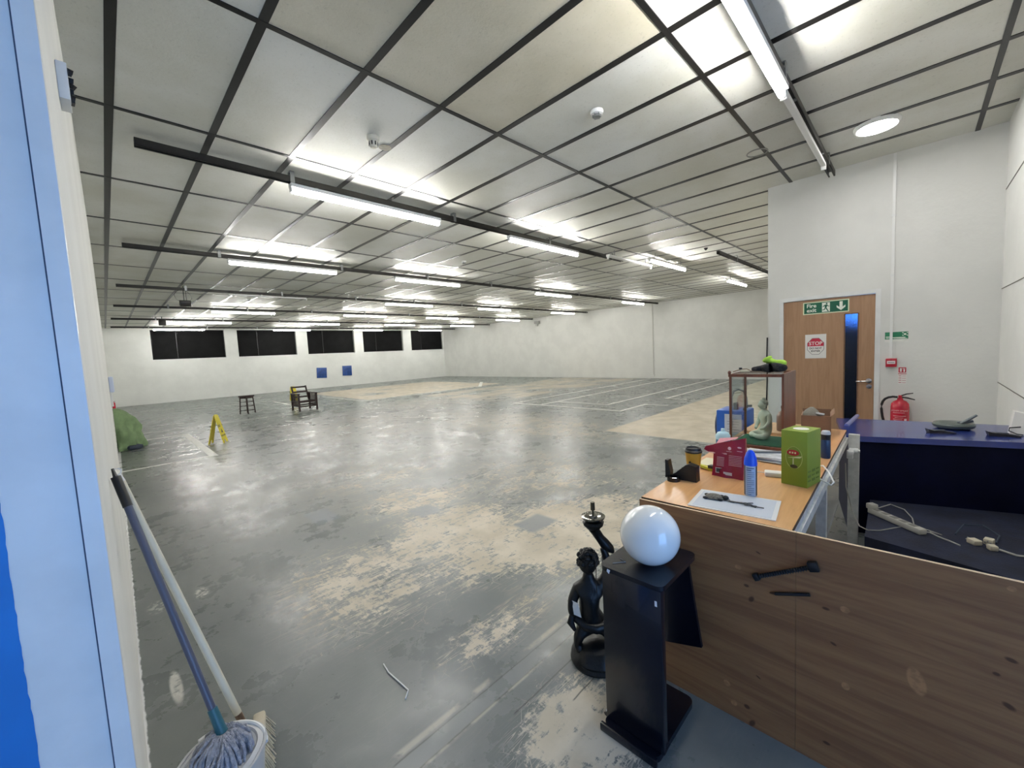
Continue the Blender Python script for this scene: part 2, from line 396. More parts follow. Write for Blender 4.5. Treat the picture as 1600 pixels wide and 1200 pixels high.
GX = lambda k: 0.1935 + 0.6 * k
GY = lambda j: 2.609 + 1.4975 * j
def ceiling():
    b = MB(); rnd = random.Random(3)
    xs = [-1.75] + [GX(k) for k in range(-3, 30)] + [XR]
    ys = [-2.8] + [GY(j) for j in range(-3, 15)] + [YW]
    xs = [x for x in xs if -1.76 <= x <= XR + .01]; ys = [y for y in ys if y <= YW]
    for i in range(len(xs) - 1):
        for j in range(len(ys) - 1):
            x0, x1, y0, y1 = xs[i], xs[i + 1], ys[j], ys[j + 1]
            amp = rnd.uniform(0.004, 0.013); k = rnd.uniform(.6, 1.4); wob = rnd.uniform(-.004, .004); ph = rnd.uniform(0, 6)
            b.mi = 1 if (0.7 < (x0 + x1) / 2 < 2.6 and 1.0 < (y0 + y1) / 2 < 2.5) else 0
            b.grid(4, 9, lambda u, v: (x0 + (x1 - x0) * u, y0 + (y1 - y0) * v, H + amp * math.sin(PI * u) ** k * math.sin(PI * v) ** .6 + wob * math.sin(PI * u) * math.sin(ph + 7 * v) * math.sin(PI * v)))
    b.mi = 2
    for x in xs[1:-1]: b.span((x - .025, -2.8, H - .004), (x + .025, YW, H + .002))
    for y in ys[1:-1]: b.span((-1.75, y - .018, H - .005), (XR, y + .018, H + .002))
    for x in xs[1:-1]:
        for y in ys[1:-1]:
            b.box((x, y, H - .002), (.058, .058, .0035), Euler((0, 0, PI / 4)))
    struct(b.build('ceiling', [MAT_TILE, MAT_TILE2, MAT_BAR], fix=False))
    c = MB(); c.span((-1.9, -2.9, H + .03), (XR + .2, YW + .3, H + .1)); struct(c.build('ceiling', MAT_WALL))
ceiling()

def wall_left():
    b = MB(); pts = [(1.25, -.0305), (1.7, -.0245), (2.07, -.021), (2.8, -.015), (4.1, 0.0), (8.6, .028), (12.2, .04), (YW + .1, .04)]
    for (y0, x0), (y1, x1) in zip(pts, pts[1:]):
        b.prism([(x0, y0, 0), (x1, y1, 0), (x1, y1, H + .02), (x0, y0, H + .02)], (-.2, 0, 0))
    struct(b.build('wall_left', MAT_WALL, smooth=0))
    # doorway stub nearest the camera: front face with its saturated blue paint cut in to one side, and the pale architrave
    b = MB(); b.span((-1.75, 1.2, 0), (-.034, 1.335, H + .02))
    b.mi = 1; rnd = random.Random(5); edge = []
    for k in range(220):
        z = k / 219 * H
        edge.append((-.1595 + rnd.uniform(-.0008, .0008) + .0011 * math.sin(z * 9) * math.sin(z * 23 + 1), 1.1988, z))
    lo = MB
    for a, c in zip(edge, edge[1:]): b.face([(-1.74, 1.1988, a[2]), a, c, (-1.74, 1.1988, c[2])])
    struct(b.build('wall_near', [MAT_WHITE, mat('blue_wall_paint', srgb(4, 118, 200), 0.45, var=0.06, bump=.05)], smooth=0, fix=False))
    b = MB(); b.span((-.0608, 1.194, 0), (-.031, 1.2, H)); b.span((-.0335, 1.2, 0), (-.0305, 1.24, H))
    b.span((-.0635, 1.1985, 0), (-.0612, 1.2002, H))
    struct(b.build('trim_1', MAT_WHITE, smooth=0))
    b = MB(); b.span((-.0632, 1.1975, 0), (-.0608, 1.1992, H)); struct(b.build('trim_2', mat('dark_gap', srgb(70, 80, 100), .8), smooth=0))
wall_left()

def window_wall():
    W = [(1.6, 4.39), (4.93, 7.71), (8.30, 11.03), (11.6, 14.4), (15.03, 17.66)]
    b = MB(); Y0, Y1 = YW, YW + .25
    b.span((-.2, Y0, 0), (XR + .2, Y1, 2.0)); b.span((-.2, Y0, 3.36), (XR + .2, Y1, H + .03))
    xs = [-.2] + [v for ab in W for v in ab] + [XR + .2]
    for i in range(0, len(xs), 2): b.span((xs[i], Y0, 2.0), (xs[i + 1], Y1, 3.36))
    b.mi = 1
    struct(b.build('wall_far', [MAT_BLOCK, MAT_WHITE], smooth=0))
    for n, (x0, x1) in enumerate(W):
        r = MB(); r.span((x0, Y0 + .16, 2.0), (x1, Y0 + .19, 3.36)); o = r.build('window_%d' % (n + 1), MAT_MATTE_BLACK, smooth=0)
        struct(o, 'black covered window, %s in the row along the far wall' % ('first from the left', 'second from the left', 'middle one', 'second from the right', 'last on the right')[n])
        s = MB(); s.span((x0 - .02, Y0 - .03, 1.965), (x1 + .02, Y0 + .16, 2.0)); so = s.build('sill', MAT_WHITE, o, smooth=0)
        s = MB(); s.span((x0, Y0 + .145, 2.0), (x0 + .03, Y0 + .16, 3.36)); s.span((x1 - .03, Y0 + .145, 2.0), (x1, Y0 + .16, 3.36)); s.span((x0 + (x1 - x0) * .33 - .01, Y0 + .15, 2.0), (x0 + (x1 - x0) * .33 + .01, Y0 + .16, 3.36))
        s.build('frame', MAT_BLACK, o, smooth=0)
window_wall()

def other_walls():
    b = MB(); b.span((XR, 1.2, 0), (XR + .2, YW + .3, H + .02)); struct(b.build('wall_back', MAT_WALL, smooth=0))
    b = MB(); b.span((6.2, 1.235, 0), (XR + .2, 1.355, H + .02)); struct(b.build('wall_corridor', MAT_WALL, smooth=0))
    b = MB(); DY0, DY1, DZ = .30, 1.215, 2.0
    b.span((6.1, DY1, 0), (6.22, 1.355, H + .02)); b.span((6.1, -.75, 0), (6.22, DY0, H + .02)); b.span((6.1, DY0, DZ), (6.22, DY1, H + .02))
    struct(b.build('wall_right', MAT_WALL, smooth=0))
    b = MB(); b.span((2.4, -.7, 0), (6.1, -.58, H + .02)); b.span((2.4, -2.9, 0), (2.52, -.7, H + .02))
    b.mi = 1
    for z in (1.0, 1.897, 2.816): b.span((2.4, -.5805, z - .003), (6.1, -.575, z + .003))
    struct(b.build('wall_side', [MAT_WALL, mat('groove', srgb(120, 118, 112), .8)], smooth=0))
    b = MB(); b.span((-1.9, -2.8, 0), (-.62, -2.6, H + .02)); b.span((1.32, -2.8, 0), (2.52, -2.6, H + .02)); b.span((-.62, -2.8, 2.3), (1.32, -2.6, H + .02))
    struct(b.build('wall_front', MAT_WALL, smooth=0))
    b = MB(); b.span((-1.9, -2.9, 0), (-1.75, 1.335, H + .02)); struct(b.build('wall_entrance', MAT_WALL, smooth=0))
    # dark store room behind the door, high opening added to backlight its glass panel
    b = MB(); b.span((7.4, -.75, 0), (7.5, 1.3, 1.70)); b.span((7.4, -.75, 2.3), (7.5, 1.3, H)); b.span((7.4, .75, 1.7), (7.5, 1.3, 2.3)); b.span((7.4, -.75, 1.7), (7.5, .12, 2.3)); b.span((6.22, -.85, 0), (7.5, -.75, H)); b.span((6.22, -.85, -.02), (7.5, 1.3, .002)); struct(b.build('wall_store', mat('store_wall', srgb(60, 66, 80), .8), smooth=0))
    # door frame
    b = MB(); X0 = 6.088
    b.span((X0, DY1 - .03, 0), (6.2, DY1 + .012, DZ + .012)); b.span((X0, .275, 0), (6.2, DY0 + .02, DZ + .012)); b.span((X0 - .002, .274, DZ - .022), (6.2, DY1 + .013, DZ + .022))
    struct(b.build('trim_3', MAT_WHITE, smooth=0))
    # the door leaf
    mw = wood('door_veneer', srgb(172, 136, 105), srgb(160, 124, 94), 1.0, (10, 10, .8), .45)
    b = MB(); y0, y1, z1 = .322, 1.184, 1.973
    g0, g1, gz0, gz1 = .464, .585, .46, 1.775
    x0, x1 = 6.104, 6.148
    b.span((x0, y0, .006), (x1, g0, z1)); b.span((x0, g1, .006), (x1, y1, z1)); b.span((x0, g0, .006), (x1, g1, gz0)); b.span((x0, g0, gz1), (x1, g1, z1))
    d = b.build('door_1', mw, smooth=0); struct(d, 'wood veneer door with a narrow glazed panel and fire exit sign')
    b = MB(); b.span((6.124, g0, gz0), (6.13, g1, gz1))
    mg = mat('textured_glass', srgb(96, 140, 205), 0.22, bump=.5, bscale=22, trans=1.0, spec=.6); b.build('vision_panel', mg, d)
    b = MB()
    for (ya, yb, za, zb) in ((g0 - .006, g0 + .006, gz0, gz1), (g1 - .006, g1 + .006, gz0, gz1), (g0, g1, gz0 - .006, gz0 + .006), (g0, g1, gz1 - .006, gz1 + .006)): b.span((6.099, ya, za), (6.106, yb, zb))
    b.build('beading', wood('bead_wood', srgb(120, 88, 64), srgb(100, 72, 52)), d, smooth=0)
    b = MB(); b.lathe([(.027, 0), (.027, .008), (.012, .010), (.010, .045)], (6.104, .365, 1.0), 18, Matrix.Rotation(-PI / 2, 4, 'Y'))
    b.tube([(6.062, .365, 1.0), (6.058, .38, .999), (6.058, .42, .996), (6.06, .475, .993)], .0095, 10)
    b.build('handle', mat('satin_steel', srgb(205, 200, 195), .25, 1.0), d)
    b = MB(); b.lathe([(.025, 0), (.025, .008), (.008, .009), (.008, .012)], (6.104, .362, .935), 18, Matrix.Rotation(-PI / 2, 4, 'Y')); b.build('lock', MATS['satin_steel'], d)
other_walls()

# ------------------------------------------------------------------ ceiling tracks and fluorescent lights
TY = [.70, 4.43, 8.10, 11.9, 15.55, 19.35, 23.0]
TX = [(.33, 5.95), (.33, 7.9), (.34, 17.45), (.33, 17.6), (.33, 17.5), (.31, 17.6), (.33, 17.6)]
ORD = ['nearest the camera', 'second from the camera, stopping halfway across', 'third from the camera', 'fourth from the camera', 'third from the window wall', 'second from the window wall', 'nearest the window wall']
def track(y, x0, x1, label, step=2.0, first=1.15):
    t = thing('lighting_track', label, 'track', (x0, y, H), group='lighting tracks under the ceiling')
    L = x1 - x0; b = MB(); zt, zb = -.052, -.112
    b.span((0, -.030, zt - .004), (L, .030, zt)); b.span((0, -.030, zb), (L, -.026, zt)); b.span((0, .026, zb), (L, .030, zt))
    b.span((0, -.030, zb), (L, -.016, zb + .004)); b.span((0, .016, zb), (L, .030, zb + .004))
    b.span((0, -.028, zt - .03), (.004, .028, zt))
    b.build('channel', MAT_TRACK, t, smooth=0)
    x = first; p = None
    while x < L:
        if p is None:
            b = MB(); b.span((-.02, -.036, zb - .004), (.02, -.030, -.004)); b.span((-.02, .030, zb - .004), (.02, .036, -.004)); b.span((-.02, -.036, -.012), (.02, .036, -.004))
            p = b.build('bracket', MAT_STEEL, t, (x, 0, 0), smooth=0)
        else:
            c = p.copy(); COL.objects.link(c); c.parent = t; c.location = (x, 0, 0)
        x += step
for y, (x0, x1), o in zip(TY, TX, ORD): track(y, x0, x1, 'long dark lighting track under the ceiling, %s' % o)
track(2.88, 9.0, 17.6, 'short dark lighting track under the ceiling beside the white partition corner')

def light_proto(name='fluorescent_light', lit=True, hang=False):
    t = thing(name, '-', 'light', group='fluorescent tube lights')
    L = 1.79; b = MB()
    b.box((L / 2, 0, .050), (L, .080, .038), bevel=.004); b.build('batten', MAT_PLASTIC_W, t)
    if lit:
        b = MB(); b.tube([(.02, 0, 0), (L - .02, 0, 0)], .022, 14); b.build('tube', MAT_TUBE, t)
    h = None
    for x in (.008, L - .008):
        if h is None:
            b = MB(); b.box((0, 0, .016), (.018, .044, .056), bevel=.004); h = b.build('lampholder', MAT_PLASTIC_W, t, (x, 0, 0))
        else:
            c = h.copy(); COL.objects.link(c); c.parent = t; c.location.x = x
    h = None
    for x in (.25, L - .25):
        if h is None:
            b = MB(); b.tube([(0, 0, .065), (0, 0, .185 if hang else .075)], .007, 8); b.span((-.016, -.034, .066), (.016, .034, .075)); h = b.build('hanger', MAT_STEEL, t, (x, 0, 0))
        else:
            c = h.copy(); COL.objects.link(c); c.parent = t; c.location.x = x
    return t
TZ = H - .112 - .075
LX = {0: [1.76], 1: [1.46, 4.52], 2: [1.6, 4.65, 9.28, 14.36], 3: [6.42, 10.25, 14.68], 4: [2.5, 6.62, 10.34, 14.6], 5: [1.95, 6.25, 10.32, 14.5], 6: [1.6, 6.17, 10.34, 14.66]}
POS = {1: ['only'], 2: ['left', 'right'], 3: ['left', 'middle', 'right'], 4: ['first', 'second', 'third', 'fourth']}
TN = ['nearest track', 'second track', 'third track', 'fourth track', 'fifth track', 'sixth track', 'track nearest the window wall']
proto = light_proto(); used = [False]
def put_light(p, x, y, z, label, group=None):
    o = p if not p.get('placed') else copy_tree(p)
    o['placed'] = 1; o.location = (x, y, z); o['label'] = label
    if group: o['group'] = group
    return o
for k, xs in LX.items():
    for i, x in enumerate(xs):
        put_light(proto, x, TY[k], TZ, 'lit fluorescent tube light, %s%s on %s' % (POS[len(xs)][i], ' from left' if len(xs) == 4 else ('' if len(xs) == 1 else ' one'), TN[k] + (' from the camera' if k < 6 else '')))
hp = light_proto(hang=True)
put_light(hp, 8.0, 3.86, H - .19, 'lit tube light hung off its own bracket beyond the end of the second track')
put_light(hp, 12.7, 3.82, H - .19, 'lit tube light hung above the far back wall beside the partition corner')
up = light_proto(lit=False); up.children[0].scale.y = .52; up.children[0].scale.z = .8; up2 = light_proto(lit=False, hang=True)
put_light(up, 3.58, TY[0], TZ, 'unlit white light fitting end to end with the lit tube by the door wall')
put_light(up2, 7.0, 4.22, H - .19, 'unlit white light fitting at the stopped end of the second track')
put_light(up, 2.3, TY[3], TZ, 'unlit white light fitting on the left of the fourth track from the camera')
for o in scn.objects:
    if 'placed' in o: del o['placed']

# ------------------------------------------------------------------ other things on the ceiling
def detectors():
    t = thing('heat_detector', 'cream ceiling heat detector with slotted cap beside a round stain', 'detector', (1.80, 3.33, H))
    b = MB(); b.lathe([(.052, 0.001), (.052, -.03), (.044, -.036), (.04, -.04)], seg=24); b.build('base', mat('cream_plastic', srgb(205, 202, 188), .45), t)
    b = MB(); b.lathe([(.038, -.038), (.034, -.075), (.024, -.088), (.0, -.09)], seg=24)
    b.mi = 1
    for k in range(8):
        a = k * PI / 4; b.box((.036 * math.cos(a), .036 * math.sin(a), -.058), (.006, .010, .030), Euler((0, 0, a)))
    b.build('cap', [MATS['cream_plastic'], MAT_BLACK], t)
    s = MB(); s.lathe([(.055, -.002), (.055, -.004), (.0, -.0045)], seg=20)
    tag(s.build('ceiling_stain', mat('stain', srgb(168, 162, 146), .8, var=.15, vscale=30), loc=(1.96, 3.42, H)), 'faint round stain on the ceiling tile beside the heat detector', 'stain')
    def smoke(loc, label):
        t = thing('smoke_detector', label, 'detector', loc, group='smoke detectors')
        b = MB(); b.lathe([(.05, .001), (.052, -.012), (.046, -.024), (.034, -.028)], seg=24); b.build('base', MAT_PLASTIC_W, t)
        b = MB(); b.lathe([(.026, -.026), (.026, -.042), (.031, -.044), (.030, -.050), (.0, -.054)], seg=20)
        for k in range(6):
            a = k * PI / 3; b.box((.032 * math.cos(a), .032 * math.sin(a), -.038), (.006, .006, .026))
        b.build('sensor_head', MAT_STEEL, t)
        return t
    smoke((2.97, 1.85, H), 'white smoke detector on the ceiling tiles nearest the camera')
    smoke((5.35, 6.55, H), 'small white smoke detector on the ceiling between two tube lights')
    smoke((3.1, 13.6, H), 'tiny white smoke detector far off on the left of the ceiling')
    t = thing('ceiling_light', 'lit round white ceiling light near the door wall', 'light', (5.13, .285, H))
    b = MB(); b.lathe([(.165, .0), (.165, -.014), (.158, -.03), (.150, -.036), (.142, -.034)], seg=40); b.build('rim', MAT_PLASTIC_W, t)
    b = MB(); b.lathe([(.142, -.03), (.142, -.0345), (.09, -.038), (.0, -.039)], seg=40); b.build('diffuser', mat('lit_disc', (1, 1, 1, 1), .4, emit=(1, .98, .96, 1), estr=48.0), t)
    b = MB(); b.tube([(.09 * math.cos(a), .09 * math.sin(a), -.006) for a in [k * 2 * PI / 32 for k in range(33)]], .006, 6)
    tag(b.build('ceiling_ring', mat('grey_ring', srgb(150, 150, 145), .5), loc=(4.86, 1.175, H)), 'thin grey ring left on the ceiling near the partition corner', 'ring')
    b = MB(); b.lathe([(.0, .0), (.04, -.004), (.035, -.02), (.012, -.045), (.0, -.05)], seg=14)
    tag(b.build('ceiling_hook', MAT_BLACK, loc=(8.75, 3.03, H)), 'small black fitting on the ceiling left of the short track', 'fitting')
    # two dark boxes hung from tracks
    t = thing('hanging_speaker', 'dark hanging box with loose cables below the fourth track', 'speaker', (1.46, TY[3] + .1, H - .35))
    b = MB(); b.box((0, 0, -.04), (.21, .16, .13), Euler((.25, 0, 0)), bevel=.012); b.build('body', MAT_TRACK, t)
    b = MB(); b.tube([(-.02, 0, .0), (-.02, -.02, .15), (-.02, -.02, .352)], .008); b.tube([(.03, 0, .03), (.03, .03, .15), (.02, -.02, .25)], .005)
    b.tube([(-.08, 0, .0), (-.16, 0, .05), (-.19, -.01, .14), (-.15, -.03, .22), (-.05, -.05, .27)], .005); b.tube([(.08, .0, .0), (.13, 0, .08), (.10, 0, .18), (.02, -.02, .25)], .004)
    b.build('cable', MAT_BLACK, t)
    t = thing('hanging_speaker', 'dark square box hung below the second track from the window wall', 'speaker', (1.62, TY[5] - .12, H - .2))
    b = MB(); b.box((0, 0, 0), (.20, .18, .2), bevel=.01); b.build('body', MAT_TRACK, t)
    b = MB(); b.tube([(0, .0, .05), (0, .0, .201)], .012); b.build('bracket', MAT_BLACK, t)
detectors()

# ------------------------------------------------------------------ things on the walls
def wall_things():
    # fire exit sign on the door
    X0 = 6.103
    t = thing('fire_exit_sign', 'green and white fire exit sign with running figure and down arrow on the door', 'sign', (X0, .765, 1.874))
    g = mat('sign_green', srgb(6, 92, 66), .4); wht = mat('sign_white', srgb(235, 240, 228), .5); lum = mat('sign_border', srgb(222, 232, 200), .5)
    b = MB(); b.box((-.0015, 0, 0), (.003, .437, .147)); b.build('backing', lum, t, smooth=0)
    b = MB(); b.box((-.0033, 0, 0), (.001, .415, .125)); b.build('panel', g, t, smooth=0)
    text_obj('lettering', 'Fire', .062, wht, t, (-.0042, .135, .027), TXT_X, bold=.0012)
    text_obj('lettering', 'exit', .062, wht, t, (-.0042, .135, -.027), TXT_X, bold=.0012)
    b = MB(); b.box((-.0042, -.005, 0), (.0012, .075, .108)); pic = b.build('pictogram', wht, t, smooth=0)
    b = MB(); P = lambda pts: b.prism([(-.0050, y - .005, z) for y, z in pts], (-.0006, 0, 0))
    b.lathe([(.009, 0), (.009, .0006)], (-.0050, -.012, .041), 12, Matrix.Rotation(-PI / 2, 4, 'Y'))
    P([(.010, .028), (-.010, .030), (-.016, .024), (-.006, -.006), (.010, -.008), (.012, .006)])
    P([(.010, .028), (.030, .012), (.032, .004), (.026, .004), (.006, .018)]); P([(-.012, .028), (-.026, .012), (-.036, .013), (-.036, .008), (-.024, .005), (-.010, .016)])
    P([(-.004, -.004), (-.022, -.040), (-.030, -.050), (-.018, -.052), (.004, -.012)]); P([(.010, -.006), (.016, -.022), (.036, -.030), (.036, -.037), (.012, -.032), (.000, -.010)])
    b.build('figure', g, pic, smooth=0)
    b = MB(); b.prism([(-.0042, -.145 + y, z) for y, z in ((.014, .052), (.014, -.012), (.040, .010), (.040, -.014), (0, -.050), (-.040, -.014), (-.040, .010), (-.014, -.012), (-.014, .052))], (-.0008, 0, 0)); b.build('arrow', wht, t, smooth=0)
    # stop notice
    t = thing('stop_notice', 'white paper notice reading stop do not enter taped to the door', 'notice', (X0, .857, 1.413))
    b = MB(); b.box((-.0006, 0, 0), (.0012, .207, .29)); b.build('sheet', mat('paper', srgb(232, 230, 226), .7), t, smooth=0)
    def octo(r, r2, x, d, name, m, z0=0):
        b = MB(); b.prism([(x, r * math.cos(a), r2 * math.sin(a) + z0) for a in [PI / 8 + k * PI / 4 for k in range(8)]], (-d, 0, 0)); return b.build(name, m, t, smooth=0)
    octo(.090, .108, -.0013, .0004, 'border', mat('sign_grey', srgb(130, 125, 130), .6)); octo(.085, .103, -.0018, .0004, 'panel', MATS['paper'])
    r_, r2 = .085, .103
    b = MB(); b.prism([(-.0023, r_ * math.cos(PI / 8), .002), (-.0023, r_ * math.cos(PI / 8), r2 * math.sin(PI / 8)), (-.0023, r_ * math.cos(3 * PI / 8), r2 * math.sin(3 * PI / 8)), (-.0023, -r_ * math.cos(3 * PI / 8), r2 * math.sin(3 * PI / 8)), (-.0023, -r_ * math.cos(PI / 8), r2 * math.sin(PI / 8)), (-.0023, -r_ * math.cos(PI / 8), .002)], (-.0003, 0, 0)); b.build('red_band', mat('sign_red', srgb(198, 40, 70), .6), t, smooth=0)
    text_obj('lettering', 'STOP', .058, MATS['paper'], t, (-.0030, 0, .034), TXT_X, bold=.001, sx=.95)
    text_obj('lettering', 'DO NOT', .030, mat('ink', srgb(40, 36, 44), .6), t, (-.0026, 0, -.025), TXT_X, bold=.0006)
    text_obj('lettering', 'ENTER', .030, MATS['ink'], t, (-.0026, 0, -.058), TXT_X, bold=.0006)
    # green first aid style sign split by the conduit
    t = thing('safety_sign', 'small green safety sign crossed by the white conduit beside the door', 'sign', (6.1, .145, 1.49))
    b = MB(); b.box((-.001, 0, -.008), (.002, .186, .108)); b.build('backing', MATS['paper'], t, smooth=0)
    b = MB(); b.box((-.0025, 0, .008), (.001, .184, .078)); b.build('panel', mat('sign_green_pale', srgb(38, 122, 86), .45), t, smooth=0)
    b = MB()
    for (y, z, w_, h_) in ((.068, -.004, .034, .008), (.068, -.018, .03, .006), (-.015, -.014, .11, .008), (-.03, -.024, .11, .005), (-.02, -.046, .12, .005)): b.box((-.0034, y, z), (.0008, w_, h_))
    for (y, z) in ((-.05, .035), (-.085, .035), (-.05, .008), (-.085, .008)): b.box((-.0034, y, z), (.0008, .012, .008), Euler((.7, 0, 0)))
    b.box((-.0034, -.067, .02), (.0008, .018, .018)); b.build('lettering', wht, t, smooth=0)
    # conduit
    t = thing('cable_conduit', 'thin white cable conduit running down the wall to the red call point', 'conduit', (6.1, .187, 0))
    b = MB(); b.span((-.018, -.012, 1.255), (0, .012, H - .002)); b.build('channel', MAT_PLASTIC_W, t, smooth=0)
    for z in (2.15, 2.78):
        b = MB(); b.span((-.020, -.016, z - .012), (0, .016, z + .012)); b.build('clip', MAT_WHITE, t, smooth=0)
    # call point
    red = mat('alarm_red', srgb(176, 28, 48), .4)
    t = thing('fire_call_point', 'red square fire alarm call point on the wall beside the door', 'alarm', (6.1, .182, 1.204))
    b = MB(); b.box((-.02, 0, 0), (.04, .09, .092), bevel=.006); b.build('case', red, t)
    b = MB(); b.box((-.0405, 0, .004), (.002, .066, .034), bevel=.001); b.build('glass', mat('call_glass', srgb(225, 215, 215), .3), t)
    b = MB(); b.box((-.042, 0, .004), (.0008, .05, .005)); b.box((-.042, 0, .03), (.003, .012, .006)); b.build('marking', MATS['ink'], t, smooth=0)
    # extinguisher id sign
    t = thing('extinguisher_sign', 'small red and white instruction sign on the wall above the fire extinguisher', 'sign', (6.1, .092, 1.06))
    b = MB(); b.box((-.001, 0, 0), (.002, .066, .185)); b.build('backing', MATS['paper'], t, smooth=0)
    b = MB(); b.box((-.0024, 0, .062), (.001, .06, .058)); b.box((-.0024, 0, .020), (.001, .066, .008)); b.build('panel', red, t, smooth=0)
    b = MB(); b.box((-.0032, .012, .062), (.0008, .016, .04)); b.box((-.0032, -.014, .056), (.0008, .012, .030)); b.box((-.0032, -.012, .078), (.0008, .020, .006)); b.build('pictogram', MATS['paper'], t, smooth=0)
    b = MB()
    for k in range(4): b.box((-.0024, .018, -.002 - k * .024), (.0008, .022, .007)); b.box((-.0024, -.014, -.004 - k * .024), (.0006, .03, .004))
    b.build('lettering', mat('sign_rose', srgb(190, 110, 125), .6), t, smooth=0)
    # extinguisher
    def extinguisher(loc, label, rz, s=1.0, detail=True):
        t = thing('fire_extinguisher', label, 'extinguisher', loc, rz); t.scale = (s, s, s)
        b = MB(); b.lathe([(.0, 0), (.062, .002), (.074, .02), (.076, .04), (.076, .46), (.070, .50), (.052, .525), (.026, .54), (.022, .56)], seg=32); b.build('cylinder', mat('extinguisher_red', srgb(190, 28, 52), .25, coat=.3), t)
        b = MB(); b.box((0, 0, .572), (.034, .03, .034), bevel=.005); b.build('valve', red, t)
        b = MB(); b.tube([(0, -.01, .585), (0, -.05, .605), (0, -.10, .615)], [.008, .007, .005]); b.tube([(0, -.01, .57), (0, -.06, .562), (0, -.115, .545)], [.009, .008, .005]); b.build('handle', MAT_BLACK, t)
        b = MB(); b.tube([(-.015, .02, .57), (-.02, .055, .574), (-.02, .09, .566), (-.02, .118, .548), (-.02, .136, .52), (-.02, .145, .485), (-.02, .146, .44), (-.02, .143, .40), (-.02, .137, .35), (-.02, .126, .30), (-.02, .11, .25), (-.02, .10, .22)], .012, 10); b.build('hose', MAT_BLACK, t)
        if detail:
            def band(y0, y1, z0, z1, name, m):
                q = MB(); n = 12
                q.grid(n, 1, lambda u, v: (-.0766 * math.cos((y0 + (y1 - y0) * u)), .0766 * math.sin((y0 + (y1 - y0) * u)), z0 + (z1 - z0) * v)); return q.build(name, m, t)
            lab = mat('label_pink', srgb(235, 190, 198), .5)
            for (a0, a1, z0, z1) in ((-.55, .75, .405, .409), (-.7, .7, .370, .374), (-.4, .5, .352, .355), (-.8, -.5, .32, .345), (-.3, .7, .335, .338), (-.3, .6, .322, .325), (-.8, .8, .262, .266), (-.7, .7, .245, .249)): band(a0, a1, z0, z1, 'label_line', lab)
            text_obj('lettering', 'FOAM SPRAY', .022, lab, t, (-.0795, 0, .43), TXT_X)
        return t
    extinguisher((6.015, .103, .265), 'red fire extinguisher with black hose on the wall behind the blue counter', 0)
    extinguisher((.14, 22.6, 0), 'small dark red fire extinguisher on the floor in the far left corner', 1.2, s=.62, detail=False)
    # pull cord and grey unit on the back wall
    t = thing('wall_cable', 'thin white cable run down the back wall near the stopped track', 'cable', (XR, 8.48, 0))
    b = MB(); b.span((-.02, -.018, .16), (0, .018, 3.38)); b.build('cable_cover', mat('pale_conduit', srgb(205, 204, 198), .5), t, smooth=0)
    b = MB(); b.box((-.03, 0, .13), (.05, .09, .09), bevel=.01); b.build('outlet', MAT_PLASTIC_W, t)
    t = thing('wall_unit', 'small grey unit high on the back wall', 'unit', (XR, 15.35, 3.02))
    b = MB(); b.box((-.08, 0, .12), (.16, .34, .16), bevel=.02); b.build('housing', mat('grey_plastic', srgb(170, 170, 165), .5), t)
    b = MB(); b.box((-.06, .05, -.02), (.1, .16, .12), bevel=.02); b.build('lens', mat('pale_grey_plastic', srgb(200, 200, 196), .4), t)
    # blue squares low on the window wall
    bl = mat('blue_film', srgb(34, 72, 140), .35, var=.25, vscale=9, bump=.4, bscale=9)
    for (x, z, a, l) in ((8.93, .88, .05, 'crinkled blue square patch low on the window wall, left of the pair'), (10.43, .91, .03, 'ribbed blue square patch low on the window wall, right of the pair')):
        t = thing('blue_cover', l, 'cover', (x, YW, z), group='blue squares on the window wall')
        b = MB(); b.box((0, -.02, 0), (.56, .04, .60), Euler((0, a, 0)), bevel=.006); b.build('sheet', bl, t)
        b = MB()
        for k in range(-2, 3): b.box((k * .085, -.044, -.02), (.018, .01, .36), Euler((0, a, 0)), bevel=.003)
        b.build('rib', mat('blue_film_dark', srgb(26, 52, 100), .4), t)
    # left wall bits
    t = thing('wall_box', 'small pale plastic box on the long left wall above the green sheet', 'box', (.03, 8.0, 1.36))
    b = MB(); b.box((.02, 0, 0), (.05, .16, .22), bevel=.015); b.build('case', mat('pale_blue_plastic', srgb(205, 215, 238), .4), t)
    b = MB(); b.box((.005, 0, -.2), (.03, .04, .22), bevel=.003); b.build('conduit', MAT_PLASTIC_W, t)
    t = thing('junction_box', 'white junction box with torn black edge high on the left wall', 'box', (-.021, 2.0, 2.47))
    b = MB(); b.box((.012, 0, 0), (.026, .10, .115), bevel=.003); b.build('case', MAT_WHITE, t)
    b = MB(); rnd = random.Random(2)
    for k in range(7): b.box((.026 + rnd.uniform(0, .003), -.03 + rnd.uniform(-.01, .01), -.05 + k * .016), (.008, .03, .015), Euler((rnd.random(), 0, rnd.random())))
    b.build('gasket', MAT_BLACK, t)
    b = MB(); b.tube([(6.09, 1.362, 1.55), (6.085, 1.366, 1.3), (6.09, 1.364, 1.0), (6.085, 1.37, .7), (6.06, 1.38, .35), (6.02, 1.40, .01)], .009, 8)
    tag(b.build('wall_wire', MAT_BLACK), 'thin dark wire hanging down the white partition corner', 'wire')
wall_things()
